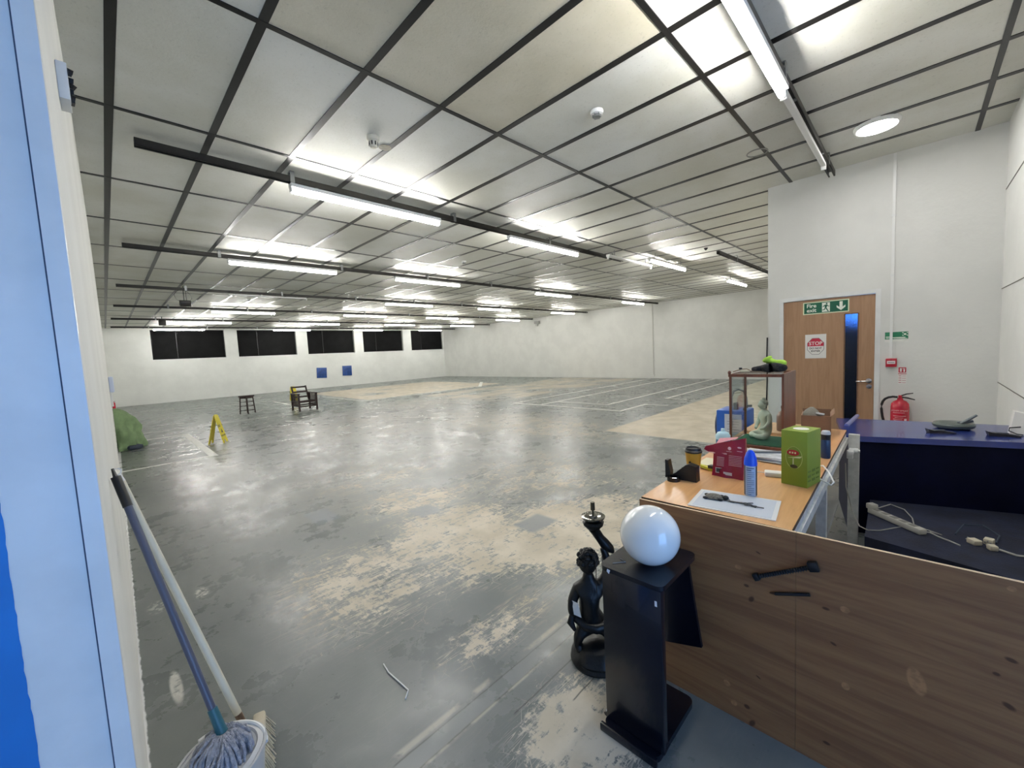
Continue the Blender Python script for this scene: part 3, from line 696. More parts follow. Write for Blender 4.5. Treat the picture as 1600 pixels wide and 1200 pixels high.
# ------------------------------------------------------------------ counter, table, plywood front
def counter():
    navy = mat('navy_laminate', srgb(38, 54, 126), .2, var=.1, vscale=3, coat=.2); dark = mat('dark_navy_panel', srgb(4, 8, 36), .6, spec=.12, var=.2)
    t = thing('reception_counter', 'dark navy blue reception counter with a low ledge against the white wall', 'counter', (4.3, 0, 0))
    q = lambda pts, z: [(x - 4.3, y, z) for x, y in pts]
    b = MB(); b.prism(q([(3.95, .37), (4.25, -.572), (4.95, -.572), (4.78, .51)], .72), (0, 0, .042)); b.build('worktop', navy, t, smooth=0)
    b = MB(); b.prism(q([(3.985, .34), (4.275, -.572), (4.31, -.572), (4.02, .35)], 0), (0, 0, .72)); b.build('front_panel', dark, t, smooth=0)
    b = MB(); b.prism(q([(3.985, .34), (4.02, .35), (4.74, .48), (4.74, .45)], 0), (0, 0, .72)); b.build('end_panel', dark, t, smooth=0)
    led = mat('ledge_carpet', srgb(18, 25, 48), .9, var=.35, vscale=8, bump=.3, bscale=80)
    b = MB(); b.prism(q([(3.25, .20), (3.06, -.572), (4.27, -.572), (4.02, .22)], 0), (0, 0, .27)); b.build('ledge', led, t, smooth=0)
    b = MB(); b.tube([(4.39 - 4.3, .40, .764), (4.98 - 4.3, .375, .764)], .016, 8); b.build('joint_strip', mat('blue_grey_strip', srgb(110, 118, 170), .3), t)
    # dish, wedges, paper roll on the counter
    Z = .762
    t = thing('lidded_dish', 'round grey green dish with a raised lever lying on the blue counter', 'dish', (4.62, -.225, Z))
    gg = mat('grey_green_metal', srgb(84, 94, 90), .4, .2, var=.12)
    b = MB(); b.lathe([(.0, 0), (.085, .001), (.112, .016), (.118, .034), (.110, .046), (.0, .05)], seg=36); b.build('body', gg, t)
    b = MB(); b.tube([(-.03, -.04, .048), (-.05, -.075, .085), (-.055, -.115, .122)], [.012, .010, .008], 8); b.tube([(-.02, -.02, .05), (-.03, -.07, .062), (-.03, -.10, .072)], .010, 8); b.build('lever', mat('grey_lever', srgb(104, 110, 116), .4, .3), t)
    def wedge(loc, rz, label):
        t = thing('black_tool', label, 'tool', loc, rz, 'black tools on the counter')
        b = MB(); b.prism([(-.075, -.02, 0), (.07, -.02, 0), (.075, -.02, .010), (.02, -.02, .018), (-.06, -.02, .026), (-.085, -.02, .034)], (0, .05, 0)); b.build('body', MAT_BLACK, t)
        b = MB(); b.box((-.01, .005, .022), (.06, .03, .008), bevel=.002); b.build('grip', mat('slate_grip', srgb(60, 64, 78), .5), t)
    wedge((4.36, -.155, Z), -1.15, 'black wedge shaped tool lying on the counter front edge below the dish')
    wedge((4.42, -.46, Z), -1.4, 'black wedge shaped tool beside the white paper block')
    t = thing('paper_block', 'upright white paper block with cables at the right end of the counter', 'paper', (4.56, -.522, Z))
    b = MB(); b.prism([(-.05, .03, 0), (-.05, -.045, 0), (-.03, -.045, .15), (-.03, .008, .165)], (.09, 0, 0)); b.build('block', mat('paper', srgb(232, 230, 226), .7), t, smooth=0)
    b = MB(); b.tube([(-.06, -.03, .006), (-.075, -.0, .012), (-.06, .035, .03), (-.045, .03, .05), (-.045, -.02, .06)], .004, 6); b.build('cable', MAT_BLACK, t)
    # ledge clutter
    t = thing('power_strip', 'long white power strip lying on the dark counter ledge', 'power strip', (3.60, .07, .27), math.atan2(-.246, -.237))
    b = MB(); b.box((0, 0, .02), (.36, .05, .036), bevel=.006); b.build('body', mat('dusty_plastic', srgb(176, 174, 166), .5, var=.1), t)
    b = MB()
    for k in range(5): b.box((-.13 + k * .062, 0, .039), (.04, .034, .003), bevel=.001)
    b.build('socket', mat('socket_grey', srgb(120, 118, 112), .5), t)
    b = MB(); b.box((-.17, 0, .05), (.05, .05, .04), bevel=.008); b.build('plug', MATS['dusty_plastic'], t)
    grey = mat('grey_cable', srgb(150, 148, 140), .5)
    z = .2735
    b = MB(); b.tube([(3.66, .335, .62), (3.655, .33, .45), (3.60, .29, .30), (3.40, .235, z), (3.36, .19, z), (3.40, .135, z), (3.50, .07, z), (3.56, .03, z)], .0035, 6)
    tag(b.build('loose_cable', grey), 'pale loose cable looping from the table leg onto the counter ledge', 'cable')
    b = MB(); b.tube([(3.70, .16, .32), (3.80, .10, .33), (3.83, .03, .30), (3.76, -.01, z), (3.60, -.02, z), (3.49, -.06, .28)], .0035, 6)
    tag(b.build('loose_cable', grey), 'pale cable arcing over the power strip on the ledge', 'cable')
    b = MB(); b.tube([(3.52, -.05, .28), (3.54, -.09, z), (3.50, -.12, z), (3.46, -.17, z), (3.42, -.21, z)], .004, 6); b.tube([(3.56, -.03, z), (3.58, -.08, z), (3.54, -.14, z), (3.56, -.09, z)], .003, 6)
    tag(b.build('loose_cable', mat('pale_cable', srgb(190, 188, 180), .5)), 'short tangled cables trailing off the end of the power strip', 'cable')
    rnd = random.Random(8)
    spots = [(3.50, -.27, .05, .03, 'cream plug lying flat at the left of the plug heap'), (3.545, -.33, .045, .035, 'cream plug block standing behind the plug heap'), (3.46, -.335, .04, .03, 'cream plug in front of the plug heap')]
    for k, (x, y, s_, h, l) in enumerate(spots):
        t = thing('mains_plug', l, 'plug', (x, y, .27), rnd.uniform(0, 3), 'cream plugs on the counter ledge')
        b = MB(); b.box((0, 0, h / 2), (s_, s_ * .9, h), bevel=.006); b.build('body', mat('cream_plug', srgb(206, 198, 176), .5), t)
        b = MB()
        for dy in (-.011, .011): b.box((s_ / 2 + .006, dy, h * .5), (.014, .006, .004))
        b.box((s_ / 2 + .007, 0, h * .75), (.018, .004, .006)); b.build('pin', MAT_STEEL, t, smooth=0)
    b = MB(); b.tube([(3.46, -.36, .28), (3.44, -.42, z), (3.46, -.48, z), (3.44, -.56, z)], .006, 6); tag(b.build('loose_cable', MATS['pale_cable']), 'pale flat cable running right from the plug heap', 'cable')
    b = MB(); b.tube([(3.60, -.2, z), (3.72, -.24, z + .03), (3.74, -.32, z + .04), (3.66, -.38, z + .02), (3.58, -.36, z)], .004, 6); tag(b.build('loose_cable', mat('dark_blue_cable', srgb(40, 54, 70), .5)), 'dark cable coil behind the plug heap', 'cable')
counter()

ZT = .833
def table():
    t = thing('work_table', 'work table with varnished plywood top and white metal frame behind the plywood front', 'table', (2.7, .62, 0), .019)
    inv = Matrix.Rotation(-.019, 4, 'Z') @ Matrix.Translation((-2.7, -.62, 0))
    q = lambda x, y, z: inv @ Vector((x, y, z))
    b = MB(); b.prism([q(1.696, .885, ZT - .018), q(1.704, .304, ZT - .018), q(3.806, .345, ZT - .018), q(3.80, .945, ZT - .018)], (0, 0, .018))
    top = wood('varnished_plywood', srgb(226, 178, 124), srgb(204, 150, 98), .7, (.8, 7, 7), .28)
    bmesh.ops.recalc_face_normals(b.bm, faces=b.bm.faces[:])
    for f in b.bm.faces: f.material_index = 0 if f.normal.z > .5 else 1
    b.build('tabletop', [top, mat('dark_ply_edge', srgb(84, 62, 46), .7)], t, smooth=0)
    wh = mat('chipped_white_metal', srgb(205, 205, 200), .45, var=.12, vscale=20)
    b = MB()
    for y0, y1 in ((-.31, -.275), (.275, .305)): b.span((-.98, y0, ZT - .082), (1.04, y1, ZT - .042)); b.span((-.98, y0 + .012, ZT - .043), (1.04, y1 - .008, ZT - .0185))
    b.span((-.98, -.275, ZT - .07), (-.945, .275, ZT - .02)); b.span((1.0, -.275, ZT - .07), (1.04, .275, ZT - .02)); b.build('frame', wh, t, smooth=0)
    p = None
    for (x, y) in ((-.94, -.28), (-.94, .28), (-.07, -.28), (-.07, .28)):
        if p is None: b = MB(); b.span((-.022, -.022, 0), (.022, .022, ZT - .05)); p = b.build('leg', wh, t, (x, y, 0), smooth=0)
        else: c = p.copy(); COL.objects.link(c); c.parent = t; c.location = (x, y, 0)
    p = None
    for (x, y) in ((1.0, -.345), (1.0, .28)):
        if p is None: b = MB(); b.span((-.024, -.03, 0), (.024, .03, ZT - .008)); p = b.build('corner_post', wh, t, (x, y, 0), smooth=0)
        else: c = p.copy(); COL.objects.link(c); c.parent = t; c.location = (x, y, 0)
    b = MB(); b.box((.93, -.335, .715), (.14, .03, .03), bevel=.004); b.lathe([(.02, 0), (.02, .02), (.01, .022), (.01, .03)], (.96, -.35, .715), 12, Matrix.Rotation(PI / 2, 4, 'X')); b.box((.90, -.33, .70), (.03, .035, .06), bevel=.006); b.build('clamp', mat('white_clamp', srgb(228, 228, 225), .3), t)
    b = MB(); b.span((-.9, -.30, .44), (.55, .27, .458)); b.build('shelf', mat('grey_board', srgb(142, 142, 138), .7, var=.1), t, smooth=0)
table()

def ply():
    K = [(.447, .579, .012, .008, 0), (.43, .531, .011, .017, .5), (.201, .591, .014, .007, 0), (.179, .473, .012, .006, .4), (-.205, .617, .016, .008, .2), (-.18, .563, .010, .007, 0), (-.205, .481, .018, .010, .5),
         (.447, .074, .014, .012, 0), (.429, .015, .012, .022, .5), (.195, .093, .014, .008, 0), (.406, .725, .012, .004, .4), (.407, .222, .012, .004, .5), (-.25, .80, .01, .006, 0), (-.55, .4, .02, .01, .3), (-.9, .6, .02, .01, .1)]
    Pq = [(-.024, .451, .022, .045, -.25), (.15, .609, .014, .012, 0), (.476, .644, .012, .01, 0), (.52, .133, .014, .012, .5), (.494, .062, .012, .014, .6), (.145, .337, .012, .014, 0), (-.2, .82, .01, .008, 0)]
    face = wood('plywood_face', srgb(156, 111, 70), srgb(130, 88, 55), .55, (5, 1, 16), .65, K, 'YZ', Pq)
    edge = mat('plywood_edge', srgb(214, 190, 156), .7, var=.1, vscale=30)
    def panel(y0, y1, za, zb, label):
        b = MB(); X0, X1 = 1.680, 1.692
        b.prism([(X0, y0, 0), (X0, y1, 0), (X0, y1, zb), (X0, y0, za)], (X1 - X0, 0, 0))
        b.bm.normal_update()
        bmesh.ops.recalc_face_normals(b.bm, faces=b.bm.faces[:])
        for f in b.bm.faces: f.material_index = 1 if f.normal.z > .5 else 0
        return tag(b.build('plywood_panel', [face, edge], smooth=0), label, 'panel', 'plywood panels of the counter front')
    panel(.2875, .887, .838, .826, 'narrow brown plywood panel behind the black pedestal and globe')
    panel(-2.4, .2866, .872, .838, 'long brown plywood panel with knots at the lower right foreground')
    # black ribbed bar and black blade fixed across the seam
    def on_board(name, y0, z0, y1, z1, label, cat):
        d = Vector((0, y1 - y0, z1 - z0)); t = thing(name, label, cat, (1.679, (y0 + y1) / 2, (z0 + z1) / 2)); t.rotation_euler = (math.atan2(d.z, d.y), 0, 0)
        return t, d.length
    t, L = on_board('spring_bar', .224, .740, .417, .629, 'black ribbed spring bar fixed across the plywood seam', 'bar')
    b = MB(); b.box((-.008, 0, 0), (.012, L - .02, .010)); b.build('rod', MAT_BLACK, t)
    b = MB(); n = 150; b.tube([(-.011 + .007 * math.cos(k * .9), -L * .43 + k / n * L * .86, .008 * math.sin(k * .9)) for k in range(n)], .0016, 5); b.build('coil', MAT_STEEL if False else mat('dark_spring', srgb(46, 46, 48), .4, .6), t)
    b = MB(); b.box((-.011, -L / 2 + .012, .002), (.022, .030, .034), Euler((.2, 0, 0)), bevel=.004); b.build('end_bracket', MAT_BLACK, t)
    b = MB(); b.box((-.010, L / 2 - .008, 0), (.020, .020, .026), bevel=.004); b.build('end_bracket', MAT_BLACK, t)
    t, L = on_board('door_pencil', .245, .627, .368, .582, 'short black pointed bar on the plywood below the spring bar', 'bar')
    t.name = 'pointed_bar'
    b = MB(); b.tube([(-.006, -L / 2, 0), (-.006, L / 2 - .02, 0)], .0062, 8); b.build('shaft', MAT_BLACK, t)
    b = MB(); b.tube([(-.006, L / 2 - .021, 0), (-.005, L / 2, .002)], [.006, .0012], 8); b.build('tip', mat('brown_tip', srgb(70, 44, 30), .6), t)
ply()

# ------------------------------------------------------------------ things on the table
def on_table():
    # tape dispenser
    t = thing('tape_dispenser', 'black desk tape dispenser at the far left corner of the table', 'dispenser', (2.05, .835, ZT), math.radians(-90))
    # local x runs towards -Y (picture right), local y towards +X
    b = MB(); b.prism([(-.045, -.022, 0), (.075, -.022, 0), (.072, -.022, .078), (.035, -.022, .086), (.020, -.022, .080), (-.028, -.022, .036), (-.045, -.022, .024)], (0, .045, 0)); b.build('body', MAT_BLACK, t, smooth=0)
    b = MB(); b.prism([(-.085, -.02, 0), (-.062, -.02, 0), (-.060, -.02, .03), (-.072, -.02, .092), (-.086, -.02, .094)], (0, .04, 0)); b.span((-.086, -.02, 0), (-.04, .02, .012)); b.build('cutter_arm', MAT_BLACK, t, smooth=0)
    b = MB(); b.lathe([(.020, 0), (.032, 0), (.032, .022), (.020, .022), (.020, 0)], (-.028, -.052, 0), 24); b.build('tape_roll', mat('glossy_black', srgb(14, 14, 16), .12), t)
    # paper cup
    t = thing('paper_cup', 'yellow and white paper coffee cup with a black lid', 'cup', (2.165, .826, ZT))
    ye = mat('cup_yellow', srgb(214, 160, 52), .5); 
    b = MB(); b.lathe([(.0, 0), (.029, 0), (.033, .05)], seg=28); b.build('lower_wall', MAT_PLASTIC_W, t)
    b = MB(); b.lathe([(.0335, .048), (.041, .122), (.040, .122)], seg=28); b.build('sleeve', ye, t)
    b = MB(); b.lathe([(.042, .118), (.044, .120), (.044, .127), (.039, .131), (.037, .142), (.033, .143), (.031, .137), (.0, .137)], seg=28); b.build('lid', MAT_BLACK, t)
    b = MB(); b.prism([(-.0385, .012, .07), (-.0385, -.004, .055), (-.039, -.010, .062), (-.0395, .002, .078)], (-.001, 0, 0)); b.build('printed_mark', MAT_BLACK, t)
    # red pouch
    t = thing('red_pouch', 'crumpled crimson foil pouch with small white print standing on the table', 'pouch', (2.225, .668, ZT), 0.0)
    cr = mat('crimson_foil', srgb(150, 18, 48), .3, var=.12, vscale=14, bump=.5, bscale=26, coat=.2)
    b = MB()
    def front(u, v):
        y = .072 - u * .148 + .004 * (1 - v); z = v * (.162 + .046 * u) ; x = -.03 * (1 - v) - .006 * math.sin(PI * u) + .004 * math.sin(11 * u + 5 * v)
        return (x, y, z)
    def back(u, v):
        y = .072 - u * .148; z = v * (.160 + .046 * u); x = .04 * (1 - v) + .014 * v
        return (x, y, z)
    b.grid(14, 10, front); b.grid(14, 10, back)
    b.grid(1, 10, lambda u, v: tuple(Vector(front(0, v)).lerp(Vector(back(0, v)), u))); b.grid(1, 10, lambda u, v: tuple(Vector(front(1, v)).lerp(Vector(back(1, v)), u)))
    b.grid(14, 1, lambda u, v: tuple(Vector(front(u, 0)).lerp(Vector(back(u, 0)), v)))
    bmesh.ops.remove_doubles(b.bm, verts=b.bm.verts[:], dist=.0005); b.build('bag', cr, t, smooth=50)
    b = MB(); b.prism([(-.004, .072, .160), (-.004, .115, .145), (-.006, .122, .128), (-.008, .10, .118), (-.008, .066, .120)], (.012, 0, 0)); b.build('torn_flap', cr, t, smooth=0)
    b = MB(); b.prism([(-.010, .128, .118), (-.010, .05, .113), (-.010, .008, .112), (-.010, .002, .116), (-.010, .01, .122), (-.010, .06, .119)], (-.003, 0, 0)); b.build('tear_strip', mat('pink_tear', srgb(240, 190, 188), .5), t, smooth=0)
    b = MB(); b.face([(.016, .07, .158), (.018, -.03, .197), (.05, -.03, .20), (.045, .06, .185)]); b.build('inner_liner', mat('pink_liner', srgb(216, 150, 160), .4), t)
    pk = mat('pouch_print', srgb(232, 196, 200), .5); wh = mat('pouch_label', srgb(206, 196, 192), .5); ink = MATS['ink']
    def fx(y, z):   # a point just in front of the pouch face
        u = (.072 - y) / .148; v = max(0.0, min(1.0, z / (.162 + .046 * u))); p = front(u, v); return p[0] - .0022
    b = MB()
    for (y, z, w_, h_) in ((-.006, .150, .016, .018), (-.05, .158, .02, .008)): b.ball((fx(y, z), y, z), (.0012, w_ / 2, h_ / 2), 10, 6)
    for k in range(7): b.box((fx(.035, .10 - k * .007), .035, .10 - k * .007), (.0008, .035, .0016))
    for k in range(7): b.box((fx(-.035, .115 - k * .008), -.035, .115 - k * .008), (.0008, .06, .0016))
    for (y, z) in ((-.006, .134), (-.05, .140)): b.box((fx(y, z), y, z), (.0008, .03, .0022))
    b.build('print', pk, t)
    b = MB(); b.box((fx(.042, .032), .042, .032), (.001, .032, .028)); b.box((fx(-.002, .022), -.002, .022), (.001, .040, .015)); lb = b.build('label', wh, t, smooth=0)
    b = MB()
    for k in range(9): b.box((fx(.042, .032) - .0008, .053 - k * .0027, .033), (.0008, .0012 + .0007 * (k % 3), .020))
    b.build('barcode', ink, lb, smooth=0)
    # spray can
    t = thing('spray_can', 'spray can with bright blue cap standing near the front of the table', 'can', (2.0, .513, ZT))
    b = MB(); b.lathe([(.0, 0), (.024, 0), (.0255, .003), (.0255, .143), (.023, .148)], seg=28); b.build('body', mat('can_label', srgb(168, 184, 206), .35), t)
    b = MB(); b.lathe([(.0265, .139), (.0265, .150), (.024, .172), (.016, .196), (.008, .206), (.0, .208)], seg=28); b.build('cap', mat('can_blue', srgb(16, 84, 226), .3), t)
    dk = mat('can_dark', srgb(34, 36, 52), .35)
    b = MB(); b.grid(10, 1, lambda u, v: (.0259 * math.cos(-2.0 + 1.4 * u), .0259 * math.sin(-2.0 + 1.4 * u), .004 + .136 * v)); b.grid(10, 1, lambda u, v: (.0257 * math.cos(-.6 + 3.1 * u), .0257 * math.sin(-.6 + 3.1 * u), .004 + .136 * v)); b.build('dark_side', dk, t)
    b = MB()
    for k in range(14):
        a0 = 3.0 + .2 * (k % 3) * .2; 
        b.grid(6, 1, lambda u, v: (.0259 * math.cos(2.7 + (1.25 if k % 4 else .8) * u), .0259 * math.sin(2.7 + (1.25 if k % 4 else .8) * u), .010 + k * .009 + (.002 if k < 12 else .004) * v))
    b.build('lettering', mat('can_ink', srgb(70, 84, 116), .5), t)
    # green tea box
    t = thing('tea_box', 'tall lime green box with red oval badge and teacup picture', 'box', (2.35, .385, ZT), math.atan2(-.107, -.035) + PI / 2)
    gr = mat('lime_card', srgb(132, 152, 44), .45, var=.05); W_, D_, Hh = .108, .15, .262
    # local: front face is -Y side? build with front facing local -X
    t.rotation_euler.z = -.2; t.location = (2.319, .379, ZT)
    b = MB(); b.box((0, 0, Hh / 2), (D_, W_, Hh), bevel=.0015); b.build('carton', gr, t)
    b = MB(); b.lathe([(.032, 0), (.032, .001), (.0, .0012)], (0.0, 0, Hh), 24); b.build('perforated_disc', MATS['paper'], t)
    fxx = -D_ / 2 - .0006; RY = Matrix.Rotation(-PI / 2, 4, 'Y')
    b = MB(); b.tube([(fxx, .034 * math.cos(a), .135 + .052 * math.sin(a)) for a in [k * 2 * PI / 40 for k in range(41)]], .0012, 6); b.build('ring', mat('pale_lime', srgb(178, 186, 96), .5), t)
    b = MB(); b.prism([(fxx, .026 * math.cos(a) + .004, .158 + .014 * math.sin(a)) for a in [k * 2 * PI / 28 for k in range(28)]], (-.001, 0, 0)); b.build('red_badge', mat('badge_red', srgb(176, 30, 34), .5), t, smooth=0)
    b = MB()
    for k in range(3): b.box((fxx - .0014, .016 - k * .011, .158), (.0006, .006, .008), Euler((.2, 0, 0)))
    b.prism([(fxx, .02 + .006, .132), (fxx, -.025, .136), (fxx, -.034, .146), (fxx, -.018, .143), (fxx, .004, .137)], (-.001, 0, 0)); b.box((fxx, .003, .115), (.001, .004, .032)); b.build('picture', mat('cream_print', srgb(214, 216, 158), .5), t, smooth=0)
    b = MB(); b.prism([(fxx, .016 * math.cos(a), .092 + .010 * math.sin(a)) for a in [k * 2 * PI / 20 for k in range(20)]], (-.001, 0, 0)); b.build('cup_picture', mat('dark_olive', srgb(62, 56, 18), .5), t, smooth=0)
    b = MB(); rnd = random.Random(4)
    for k in range(9): b.box((-.05 + (k % 3) * .045, -W_ / 2 - .0006, .03 + (k // 3) * .022), (.03, .001, .006 + .006 * (k % 2)))
    b.build('side_print', mat('dark_lime', srgb(96, 116, 28), .5), t, smooth=0)
    # sheet with fob and keys
    t = thing('picture_sheet', 'white framed sheet lying flat at the near edge of the table', 'sheet', (1.85, .535, ZT))
    P = [(1.718, .684), (1.756, .365), (1.989, .393), (1.945, .707)]
    b = MB(); b.prism([(x - 1.85, y - .535, 0) for x, y in P], (0, 0, .003)); b.build('border', MAT_PLASTIC_W, t, smooth=0)
    b = MB(); b.prism([((x - 1.85) * .90, (y - .535) * .90, .003) for x, y in P], (0, 0, .0006)); b.build('sheet', mat('pale_blue_paper', srgb(206, 212, 220), .4), t, smooth=0)
    t = thing('turtle_fob', 'dark beaded turtle shaped key fob lying on the white sheet', 'fob', (1.856, .622, ZT + .0037), math.radians(-80))
    b = MB(); b.lathe([(.0, 0), (.024, .001), (.028, .006), (.024, .014), (.012, .019), (.0, .020)], seg=24, fn=lambda a, z: 1 + .25 * abs(math.cos(a))); b.build('shell', mat('beaded_shell', srgb(108, 104, 94), .5, var=.4, vscale=160, bump=.8, bscale=200), t)
    b = MB(); b.ball((.047, .0, .010), (.013, .011, .010)); b.build('head', MAT_BLACK, t)
    p = None
    for (x, y) in ((.028, .024), (.028, -.024), (-.030, .022), (-.030, -.022)):
        if p is None: b = MB(); b.ball((0, 0, .006), (.012, .008, .006), 10, 6); p = b.build('foot', MAT_BLACK, t, (x, y, 0))
        else: c = p.copy(); COL.objects.link(c); c.parent = t; c.location = (x, y, 0)
    t = thing('key_bunch', 'bunch of small dark metal keys spread beside the turtle fob', 'keys', (1.85, .545, ZT + .0037))
    dm = mat('dark_metal', srgb(96, 96, 94), .35, .9)
    b = MB(); b.tube([(.010 + .013 * math.cos(a), .026 + .013 * math.sin(a), .003) for a in [k * 2 * PI / 20 for k in range(21)]], .0014, 6); b.build('ring', dm, t)
    p = None
    for (x, y, a, L) in ((.004, .006, -1.5, .048), (.0, .012, -1.35, .045), (.008, -.03, -1.7, .042), (-.004, -.05, -1.4, .040), (.012, -.06, -2.2, .036), (.0, -.075, -1.5, .040), (.016, -.045, -.9, .030)):
        if p is None:
            b = MB(); b.box((.034, 0, .0016), (.036, .005, .002)); b.box((.006, 0, .0016), (.018, .017, .0022), bevel=.001)
            for k in range(4): b.box((.026 + k * .007, .003, .0016), (.003, .004, .002))
            p = b.build('key', dm, t, (x, y, .0005)); p.rotation_euler.z = a
        else:
            c = p.copy(); COL.objects.link(c); c.parent = t; c.location = (x, y, .001 + random.uniform(0, .003)); c.rotation_euler = (random.uniform(-.1, .1), 0, a); c.scale.x = L / .048
    # adapter
    t = thing('power_adapter', 'flat white power adapter with its cable left of the green box', 'adapter', (2.35, .50, ZT), .25)
    b = MB(); b.box((0, 0, .012), (.055, .075, .024), bevel=.006); b.build('case', MAT_PLASTIC_W, t)
    b = MB(); b.tube([(.01, .036, .012), (.03, .07, .006), (.06, .10, .004), (.07, .14, .004)], .0025, 6); b.build('cable', MAT_PLASTIC_W, t)
    b = MB(); b.tube([(2.62, .37, ZT + .006), (2.57, .325, ZT + .03), (2.50, .293, ZT + .02), (2.40, .262, ZT), (2.36, .268, ZT - .004), (2.385, .305, ZT + .006), (2.43, .33, ZT + .005)], .0038, 8)
    tag(b.build('white_cable', MAT_PLASTIC_W), 'white cable looping over the table edge beside the green box', 'cable')
    # papers
    t = thing('paper_stack', 'untidy stack of printed papers in front of the display case', 'papers', (2.70, .62, ZT))
    rnd = random.Random(12); g1 = mat('printed_paper', srgb(196, 198, 202), .6, var=.25, vscale=18)
    for k in range(6):
        b = MB(); b.box((0, 0, .0025 + k * .0046), (.19, .26, .004)); o = b.build('sheet', [MATS['paper'], g1][k % 2], t, smooth=0); o.rotation_euler.z = rnd.uniform(-.18, .18); o.location = (rnd.uniform(-.015, .015), rnd.uniform(-.02, .02), 0)
    b = MB(); b.box((.02, -.02, .032), (.03, .16, .008), Euler((0, 0, .5))); b.build('clip', mat('grey_clip', srgb(110, 112, 116), .5), t)
    # ruler and cream card beside the pouch
    t = thing('folding_rule', 'yellow green folding rule lying between the cup and the red pouch', 'ruler', (2.285, .808, ZT), 1.3)
    yl = mat('rule_yellow', srgb(186, 186, 44), .5)
    b = MB(); b.box((0, 0, .01), (.14, .03, .012), Euler((.15, -.1, 0))); b.build('blade', yl, t); b = MB(); b.box((-.05, 0, .022), (.05, .034, .016), bevel=.003); b.build('clip', MAT_BLACK, t)
    b = MB(); b.box((0, 0, .002), (.16, .11, .004)); tag(b.build('cream_card', mat('cream_card', srgb(226, 220, 192), .7), loc=(2.43, .825, ZT), smooth=0), 'cream card lying on the table behind the paper cup', 'card')
    # bottle behind the pouch
    t = thing('drink_bottle', 'blue bottle with a pale blue and white lid behind the red pouch', 'bottle', (2.60, .815, ZT))
    b = MB(); b.lathe([(.0, 0), (.036, .0), (.039, .006), (.039, .10), (.036, .115)], seg=26); b.build('body', mat('teal_blue', srgb(40, 110, 150), .3), t)
    b = MB(); b.lathe([(.040, .108), (.041, .13), (.030, .148), (.012, .155), (.010, .172), (.0, .174)], seg=26); b.build('lid', mat('ice_blue', srgb(190, 226, 240), .3), t)
    # dark bottle behind green box
    t = thing('tool_bottle', 'dark blue bottle with black and white cap behind the green box', 'bottle', (2.87, .352, ZT))
    b = MB(); b.lathe([(.0, 0), (.021, 0), (.023, .004), (.023, .105), (.021, .11)], seg=22); b.build('body', mat('deep_blue', srgb(24, 54, 92), .3), t)
    b = MB(); b.lathe([(.0225, .108), (.0225, .13), (.0235, .131), (.0235, .138)], seg=22); b.build('collar', MAT_BLACK, t)
    b = MB(); b.lathe([(.022, .136), (.023, .146), (.018, .158), (.0, .162)], seg=22); b.build('cap', mat('cap_grey', srgb(200, 204, 206), .4), t)
on_table()

